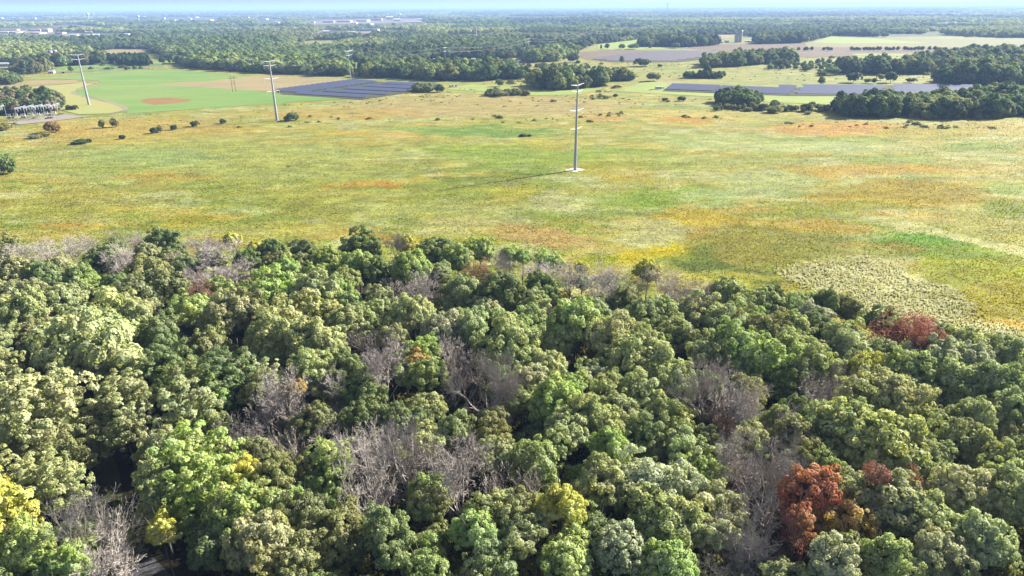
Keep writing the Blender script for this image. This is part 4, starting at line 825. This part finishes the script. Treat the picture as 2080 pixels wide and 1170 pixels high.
# wooden H-frame on the green field, cell tower, thin mast
p = g3(476, 186, .25); root = thing('utility_structure', 'dark wooden H-frame pole pair standing on the green field', 'power pole', p)
for s_ in (-1, 1):
    mb = MB(); mb.tube((s_ * 1.6, 0, -.3), (s_ * 1.35, 0, 14), .22, .15, 7); mb.build('pole', M_wood, root)
mb = MB(); mb.tube((-4.4, 0, 12.2), (4.4, 0, 12.6), .16, n=6); mb.tube((-3, 0, 13.6), (3, 0, 13.6), .1, n=5); mb.build('crossarm', M_wood, root)
mb = MB(); mb.tube((-1.5, .2, 6), (1.5, .2, 11), .08, n=5); mb.tube((1.5, .2, 6), (-1.5, .2, 11), .08, n=5); mb.build('brace', M_wood, root)
p = g3(968, 88, 0); root = thing('cell_tower', 'slim pale cell tower above the trees in the middle distance', 'tower', p)
mb = MB(); mb.tube((0, 0, 0), (0, 0, 36), 1.0, .6, 8); mb.build('mast', M_arm, root)
mb = MB(); [mb.box((1.8 * math.cos(a), 1.8 * math.sin(a), 34.5), (1., 1., 3.2), a) for a in (0, 2.09, 4.19)]; mb.tube((0, 0, 34.5), (0, 0, 35), 1.9, n=8); mb.build('antenna', M_arm, root)
p = g3(1355, 26, 0); root = thing('radio_mast', 'hair-thin radio mast standing above the horizon', 'mast', p)
hgt = 74 + 5. / F_PX * depth(p); mb = MB(); mb.tube((0, 0, 0), (0, 0, hgt), 4, 3, 5); mb.build('mast', M_steel, root); mb = MB(); mb.box((0, 0, hgt - 8), (16, 16, 16)); mb.build('antenna', M_arm, root)

# ------------------------------------------------------------------ solar fields: every row of panels a part
M_panel, N_, L_, b_ = newmat('solar_glass'); b_.inputs['Base Color'].default_value = (*alb(116, 124, 156, .28), 1); b_.inputs['Roughness'].default_value = .45; b_.inputs['Specular IOR Level'].default_value = .12
M_frame = simple('panel_steel', alb(200, 200, 205, .6), rough=.5)
M_dull = simple('dusty_panel', alb(136, 126, 128, .36), rough=.6)
def solar(poly, label, spacing, depth_, tilt=9, z=1.6, pmat=None, gaps=()):
    W = [tuple(p[:2]) for p in G([a for a, b in poly], [b for a, b in poly], 0.).tolist()]
    fx, fy = W[0]; gx_, gy_2 = W[1]; ang = math.atan2(gy_2 - fy, gx_ - fx); ca, sa = math.cos(ang), math.sin(ang)
    loc = [((x - fx) * ca + (y - fy) * sa, -(x - fx) * sa + (y - fy) * ca) for x, y in W]
    root = thing('solar_array', label, 'solar panels', (fx, fy, 0), ang, 'solar fields')
    v0, v1 = min(q[1] for q in loc), max(q[1] for q in loc); v = v0 + depth_ * .6; cnt = 0
    while v < v1 - .5:
        cr = []
        for i in range(len(loc)):
            (x1, y1), (x2, y2) = loc[i], loc[(i + 1) % len(loc)]
            if (y1 > v) != (y2 > v): cr.append(x1 + (v - y1) / (y2 - y1) * (x2 - x1))
        cr.sort(); pieces = []
        for i in range(0, len(cr) - 1, 2):
            a, b = cr[i], cr[i + 1]
            for ga, gb in gaps:                          # service lanes, given as fractions of the row
                pass
            pieces.append((a, b))
        for a, b in pieces:
            if b - a < 6: continue
            mb = MB(); hy, hz = depth_ / 2 * math.cos(R(tilt)), depth_ / 2 * math.sin(R(tilt)); t = .05
            mb.add([(a, v - hy, z - hz), (b, v - hy, z - hz), (b, v + hy, z + hz), (a, v + hy, z + hz), (a, v - hy, z - hz - t), (b, v - hy, z - hz - t), (b, v + hy, z + hz - t), (a, v + hy, z + hz - t)],
                   [(0, 1, 2, 3), (7, 6, 5, 4), (0, 4, 5, 1), (1, 5, 6, 2), (2, 6, 7, 3), (3, 7, 4, 0)])
            row = mb.build('panel_row', pmat or M_panel, root); cnt += 1
            mb = MB(); k = max(2, int((b - a) / 12))
            for i in range(k): q = a + (i + .5) * (b - a) / k; mb.box((q, v + .3, z / 2), (.18, .18, z))
            mb.build('support', M_frame, row)
        v += spacing
    return root
sheet('array_ground', [(556, 184), (575, 192), (735, 202), (830, 188), (900, 174), (788, 167), (712, 162)], nz(), M_array)
solar([(566, 187), (618, 189.5), (770, 168), (716, 163.5), (560, 184)], 'dense purple-blue block of the left solar field', 7.5, 4.4)
solar([(582, 191.5), (733, 200), (826, 187), (890, 174.5), (800, 168.5), (632, 189.5)], 'sparser striped block of the left solar field', 26, 10)
sheet('array_ground', [(1346, 184), (1363, 172), (1470, 175), (1620, 178), (1800, 173), (1992, 173), (1960, 192), (1780, 194), (1600, 194), (1450, 188)], nz(), M_array)
solar([(1352, 183), (1450, 186.5), (1466, 176), (1366, 172.5)], 'leftmost block of the right solar field', 16, 9)
solar([(1454, 187), (1604, 193), (1618, 179), (1470, 176.5)], 'second block of the right solar field', 25, 12)
solar([(1614, 192), (1786, 193), (1801, 174), (1632, 177)], 'third block of the right solar field', 25, 12)
solar([(1812, 191), (1956, 193), (1988, 174), (1817, 172.5)], 'rightmost block of the right solar field', 27, 13)
sheet('array_ground', [(1200, 121), (1262, 111), (1350, 103), (1520, 105), (1462, 116), (1380, 126), (1245, 126)], nz(), M_array)
solar([(1240, 124), (1370, 124.5), (1505, 105.5), (1352, 104), (1262, 112), (1206, 120.5)], 'far solar field behind the middle meadow', 26, 12, pmat=M_dull)

# ------------------------------------------------------------------ substation at the left border
M_yel = simple('equipment_grey', alb(190, 190, 196, .65), rough=.6)
for i, (xa, ya, xb, yb) in enumerate([(-4, 243, 14, 238), (36, 245, 58, 239), (54, 243, 74, 237), (72, 241, 92, 236), (88, 240, 108, 235), (106, 240, 126, 233)]):
    a = g3(xa, ya, .3); b = g3(xb, yb, .3); rel = b - a
    root = thing('switchyard_gantry', ['leftmost steel gantry of the substation, cut by the picture border', 'second steel gantry of the substation from the left', 'third steel gantry of the substation from the left', 'fourth steel gantry of the substation from the left', 'fifth steel gantry of the substation from the left', 'rightmost steel gantry of the substation'][i], 'gantry', a, 0, 'substation gantries')
    for q in (Vector((0, 0, 0)), rel):
        mb = MB(); mb.tube(q, q + Vector((0, 0, 9.5)), .16, .1, 6); mb.build('post', M_steel, root)
    mb = MB(); mb.tube((0, 0, 8.6), rel + Vector((0, 0, 8.6)), .16, n=5); mb.tube((0, 0, 7.8), rel + Vector((0, 0, 7.8)), .1, n=5)
    for k in range(7): mb.tube(rel * (k / 7) + Vector((0, 0, 7.8 if k % 2 else 8.6)), rel * ((k + 1) / 7) + Vector((0, 0, 8.6 if k % 2 else 7.8)), .07, n=4)
    mb.build('beam', M_steel, root)
    for k in (1, 2, 3):
        mb = MB(); q = rel * (k / 4) + Vector((0, 0, 7.7)); mb.tube(q, q - Vector((0, 0, 1.8)), .14, n=6); mb.build('insulator', M_arm, root)
for i, (x, y) in enumerate([(20, 246), (34, 244), (50, 245), (66, 243), (80, 243), (96, 241), (112, 240)]):
    p = g3(x, y, .3); root = thing('switch_gear', 'grey substation switch on a frame, number %s from the left' % nth[i], 'switchgear', p, .4, 'substation equipment')
    mb = MB(); [mb.box((s_ * 1.1, 0, 1.4), (.2, .2, 2.8)) for s_ in (-1, 1)]; mb.box((0, 0, 2.9), (3.2, .8, .25)); mb.build('frame', M_yel, root)
    for s_ in (-1, 0, 1): mb = MB(); mb.lathe((s_ * 1.1, 0, 3.), [(.22, 0), (.16, .5), (.24, .55), (.15, 1.1), (.2, 1.2), (.1, 1.9)], 8); mb.build('bushing', M_arm, root)

# ------------------------------------------------------------------ farms, houses, town
M_wall = [simple('white_siding', alb(236, 232, 228, .5)), simple('cream_siding', alb(232, 214, 190, .75)), simple('pink_brick', alb(214, 180, 168, .65)), simple('blue_siding', alb(196, 206, 224, .7))]
M_roof = [simple('white_roof', alb(238, 238, 242, .5), rough=.6), simple('grey_roof', alb(170, 168, 172, .55)), simple('tan_roof', alb(226, 206, 176, .75)), simple('green_roof', alb(160, 190, 176, .6)), simple('brown_roof', alb(150, 120, 104, .5))]
M_dark = simple('dark_opening', alb(60, 62, 68, .5), rough=.3)
def building(px, py, wpx, hpx, label, wm=0, rm=0, gable=True, dep=1., rz=None, name='building', cat='building', lift=0, group='buildings in the distance'):
    p = g3(px, py, 0.); D = depth(p); w = wpx / F_PX * D; h = max(3.5, hpx / F_PX * D); dp = w * .55 * dep
    rz = random.Random(int(px * 3 + py)).uniform(-.35, .35) if rz is None else rz
    root = thing(name, label, cat, p, rz, group)
    mb = MB(); mb.box((0, 0, h * .35), (w, dp, h * .7)); mb.build('wall', M_wall[wm], root)
    mb = MB(); z0 = h * .7 + .01; o = .3
    if gable:
        x, y = w / 2 + o, dp / 2 + o
        mb.add([(-x, -y, z0), (x, -y, z0), (x, y, z0), (-x, y, z0), (-x, 0, h), (x, 0, h)], [(3, 2, 1, 0), (0, 1, 5, 4), (2, 3, 4, 5), (1, 2, 5), (3, 0, 4)])
    else:
        mb.box((0, 0, h * .78), (w + o, dp + o, h * .15)); mb.box((w * .2, 0, h * .9), (w * .12, dp * .2, h * .1))
    mb.build('roof', M_roof[rm], root)
    nw = max(2, min(8, int(wpx / 3)))
    for k in range(nw):
        mb = MB(); xx = -w / 2 + (k + .5) * w / nw; mb.box((xx, -dp / 2 - .04, h * .33), (w / nw * .4, .14, h * .24)); mb.build('window', M_dark, root)
    return root
wh = [(8, 135, 34, 8, 'long white-roofed farm building at the left border', 0, 0), (133, 131, 16, 7, 'white-roofed barn beside the lone silo', 0, 0), (106, 149, 12, 4, 'white parked farm shed beside the road', 0, 0), (110, 127, 12, 6, 'pale barn between the two silos', 1, 4),
      (10, 68, 30, 4, 'white industrial hall at the left border', 0, 0), (36, 68, 26, 4, 'white industrial hall second from the left border', 0, 0), (44, 70, 18, 4, 'small white hall in front of the second one', 0, 0), (20, 62, 36, 3, 'pinkish flat hall behind the white ones at left', 2, 2), (78, 69, 28, 4, 'cream industrial hall left of the tan roof', 1, 2), (74, 63, 24, 4, 'pink-walled hall behind the cream one', 2, 2), (96, 65, 18, 7, 'tall tan-roofed hall in the left town', 1, 2),
      (124, 69, 18, 4, 'white bright hall right of the tan roof', 0, 0), (152, 73, 14, 4, 'white house block left of centre in the left town', 0, 0), (166, 75, 22, 3, 'long low white sheds in the left town', 0, 0), (184, 74, 12, 4, 'small white house in the left town', 0, 0), (194, 73, 16, 4, 'pale blue-white shed in the left town', 3, 0), (258, 72, 14, 4, 'white shed at the right end of the left town', 0, 0), (343, 68, 5, 3, 'tiny white house alone in the left woods', 0, 0), (180, 66, 12, 2, 'tiny white roof behind the left town', 0, 0),
      (63, 39, 18, 3, 'long cream hall far off at left', 1, 2), (2, 38, 8, 3, 'tiny white hall at the left border near the horizon', 0, 0), (28, 38, 6, 3, 'tiny white hall near the horizon at far left', 0, 0), (100, 39, 4, 3, 'white speck of a house far off at left', 0, 0),
      (333, 39, 6, 4, 'white block right of the second water tower', 0, 0), (385, 40, 9, 4, 'white tall block at the left of the tan complex', 0, 0), (405, 42, 52, 3, 'very long tan complex far off at left', 1, 2), (390, 36, 24, 2, 'thin pink-roofed hall behind the long tan complex', 2, 2), (350, 43, 18, 3, 'low white hall in front of the long tan complex', 0, 0), (298, 36, 10, 3, 'small white hall left of the long tan complex', 0, 0),
      (537, 40, 16, 3, 'pale grey hall far off left of the town centre', 3, 1), (563, 47, 10, 3, 'small white hall left of the town centre', 0, 0), (630, 47, 18, 4, 'white hall at the left end of the far town', 0, 0), (668, 46, 22, 4, 'pink and white hall, second from the left in the far town', 2, 0), (700, 45, 28, 4, 'long pink hall in the middle of the far town', 2, 2), (738, 44, 24, 4, 'cream hall left of the white town tower', 1, 2), (765, 42, 22, 5, 'pinkish hall near the far town middle', 2, 2), (792, 40, 14, 7, 'tallest white block of the far town', 0, 0), (806, 43, 14, 5, 'white block under the far water tower', 0, 0),
      (744, 50, 26, 3, 'long white roof in front of the far town', 0, 0), (840, 47, 30, 3, 'long tan roof right of the far town', 1, 2), (854, 41, 12, 3, 'white hall right end of the far town', 0, 0), (720, 48, 12, 3, 'small cream hall in front of the far town', 1, 2), (930, 45, 20, 2, 'thin pale roof far right of the town', 1, 2), 
      (663, 67, 12, 5, 'white farmhouse left of the green-roofed hall', 0, 0), (748, 63, 44, 5, 'long green-white roofed hall in the middle distance', 0, 3), (714, 67, 14, 3, 'small white shed left of the green-roofed hall', 0, 0), (815, 66, 12, 3, 'pale shed right of the green-roofed hall', 3, 0), (838, 67, 10, 3, 'tiny white shed farther right of the green-roofed hall', 0, 0),
      (1050, 39, 10, 2, 'white speck of a hall in the woods right of the far town', 0, 0), (1140, 40, 16, 3, 'thin white hall in the woods above the lime field', 0, 0), (1340, 25, 12, 3, 'tiny pale hall under the radio mast', 0, 0), (1415, 31, 5, 2, 'white speck near the horizon right of the mast', 0, 0),
      (1463, 87, 10, 4, 'pale farm shed left of the far silos', 1, 2), (1476, 86, 8, 5, 'white farmhouse left of the far silos', 0, 0), (1519, 85, 12, 3, 'white farm roof right of the far silos', 0, 0), (1968, 109, 14, 4, 'white house at the right end of the tree row', 0, 0), (1990, 108, 9, 5, 'small grey-roofed house beside the white one at right', 0, 1),
      (1962, 36, 9, 8, 'pale tower-like block near the horizon at right', 0, 0), (2020, 52, 8, 2, 'tiny pale roof in the woods at far right', 1, 2)]
for q in wh:
    flat = q[2] > 17 and q[1] < 70
    building(*q, gable=not flat, dep=.5 if q[2] > 30 else 1.)
for i, q in enumerate([(888, 124, 15, 5, 'white trailer home leftmost in the wood clearing', 0, 0), (912, 126, 14, 5, 'blue-grey house second in the wood clearing', 3, 1), (944, 127, 11, 6, 'white house in the middle of the wood clearing', 0, 1), (962, 123, 8, 5, 'small white house at the back of the wood clearing', 0, 0), (1032, 126, 16, 5, 'long white home at the right end of the wood clearing', 0, 0), (1050, 127, 12, 5, 'white home beside the pale green trees', 0, 0), (990, 124, 9, 4, 'cream house behind the wood clearing', 1, 4), (873, 104, 4, 4, 'tiny white house deep in the wood', 0, 0)]):
    building(*q, name='house', cat='house', group='houses in the wood clearing')
M_silo = simple('silo_concrete', alb(206, 198, 196, .6)); M_cap = simple('silo_cap', alb(150, 156, 176, .6), rough=.4, metal=.3)
def silo(px, py, wpx, hpx, label, cap=0):
    p = g3(px, py, 0); D = depth(p); r = wpx / 2 / F_PX * D; h = hpx / F_PX * D
    root = thing('farm_silo', label, 'silo', p, 0, 'farm silos')
    mb = MB()
    mb.lathe((0, 0, 0), [(r, 0), (r, h * .86)], 20); mb.build('wall', M_silo, root)
    mb = MB(); [mb.lathe((0, 0, h * .86 * k / 9 - .2), [(r + .02, 0), (r + .1, .05), (r + .1, .35), (r + .02, .4)], 20) for k in range(1, 9)]; mb.build('hoop', M_cap, root)
    mb = MB(); mb.lathe((0, 0, h * .86), [(r * 1.03, 0), (r * .95, h * .05), (r * .7, h * .1), (r * .35, h * .13), (.05, h * .14)], 20); mb.build('dome', M_cap if not cap else M_arm, root)
silo(107, 127, 9, 24, 'left silo of the pair on the left farm'); silo(116, 126, 9, 24, 'right silo of the pair on the left farm'); silo(131, 127, 8, 21, 'lone white-topped silo of the left farm', 1)
silo(1495, 86, 7, 19, 'shorter silo of the far right farm'); silo(1503, 86, 7, 24, 'taller silo of the far right farm')
def water_tower(px, py, hpx, label, kind=0):
    p = g3(px, py, 0); D = depth(p); h = hpx / F_PX * D; r = h * .2
    root = thing('water_tower', label, 'water tower', p, 0, 'white water towers')
    mb = MB(); mb.lathe((0, 0, 0), [(r * .5, 0), (r * .34, h * .12), (r * .34, h * .6), (r * .6, h * .7)], 12); mb.build('stem', M_roof[0], root)
    mb = MB(); mb.lathe((0, 0, h * .68), [(r * .4, 0), (r * .95, h * .07), (r, h * .16), (r * .8, h * .26), (r * .4, h * .31), (.1, h * .32)], 16); mb.build('tank', M_roof[0], root)
water_tower(181, 42, 15, 'white water tower in the left distance'); water_tower(191, 34, 8, 'tiny white water tower behind the left one'); water_tower(283, 46, 14, 'white water tower between the left pair and the long tan complex')
water_tower(506, 48, 13, 'white water tower left of the far town'); water_tower(812, 42, 14, 'white water tower above the far town')
# small pieces beside the solar fields and the road
M_box = simple('white_cabinet', alb(240, 240, 242, .8), rough=.5)
def cabinet(px, py, wpx, hpx, label, name='equipment_cabinet', cat='cabinet', group='white cabinets by the solar fields'):
    p = g3(px, py, .25); D = depth(p); w = wpx / F_PX * D; h = hpx / F_PX * D
    root = thing(name, label, cat, p, .2, group)
    mb = MB(); mb.box((0, 0, h / 2), (w, w * .6, h)); mb.build('body', M_box, root)
    mb = MB(); mb.box((0, 0, h + .06), (w * 1.08, w * .7, .12)); mb.build('lid', M_yel, root)
    for s_ in (-.25, .25): mb = MB(); mb.box((s_ * w, -w * .3 - .03, h * .48), (w * .42, .06, h * .8)); mb.build('door', M_yel, root)
for i, q in enumerate([(914, 178, 4, 5, 'leftmost white cabinet in the gap right of the left solar field'), (919, 177, 4, 5, 'middle white cabinet in the gap right of the left solar field'), (926, 177, 4, 5, 'rightmost white cabinet in the gap right of the left solar field'), (1337, 181, 12, 5, 'big pale container at the corner of the right solar field'), (1347, 180, 4, 3, 'small white box right of the pale container'), (1322, 183, 5, 2, 'low grey box left of the pale container'),
                       (1257, 112, 5, 2.5, 'left white box beside the far solar field'), (1268, 111.5, 6, 2.5, 'right white box beside the far solar field')]): cabinet(*q)
M_carp = [simple('car_white', alb(236, 236, 240, .8), rough=.3, spec=.5), simple('car_silver', alb(180, 184, 190, .7), rough=.3, spec=.5)]
def vehicle(px, py, label, mat, z=.3):
    p = g3(px, py, z); root = thing('parked_truck', label, 'truck', p, .2, 'white trucks by the conifers')
    mb = MB(); mb.box((0, 0, 1.9), (7, 2.4, 2.6)); mb.build('cargo_box', M_carp[0], root)
    mb = MB(); mb.box((4.5, 0, 1.5), (1.9, 2.2, 1.9), top=(.8, .9)); mb.build('cab', mat, root)
    for x_ in (-2.3, 4.3):
        for y_ in (-1.1, 1.1): mb = MB(); mb.tube((x_, y_ - .15, .45), (x_, y_ + .15, .45), .45, n=10); mb.build('wheel', M_dark, root)
vehicle(213, 129, 'white truck, leftmost in front of the conifer plantation', M_carp[0]); vehicle(225, 128, 'white truck in the middle in front of the conifer plantation', M_carp[1]); vehicle(238, 129, 'white truck, rightmost in front of the conifer plantation', M_carp[0])

# ------------------------------------------------------------------ the air
M_haze = bpy.data.materials.new('haze_air'); M_haze.use_nodes = True; nt = M_haze.node_tree
nt.nodes.remove(nt.nodes['Principled BSDF']); pv = nt.nodes.new('ShaderNodeVolumePrincipled')
pv.inputs['Color'].default_value = (.30, .46, .82, 1); pv.inputs['Density'].default_value = 0.00010; pv.inputs['Anisotropy'].default_value = .05
nt.links.new(pv.outputs[0], nt.nodes['Material Output'].inputs['Volume'])
top = 165.0
mb = MB(); mb.box((0, 13000, (top - 1.5) / 2), (64000, 38000, top + 1.5)); hz = mb.build('haze', M_haze); tag(hz, kind='stuff')
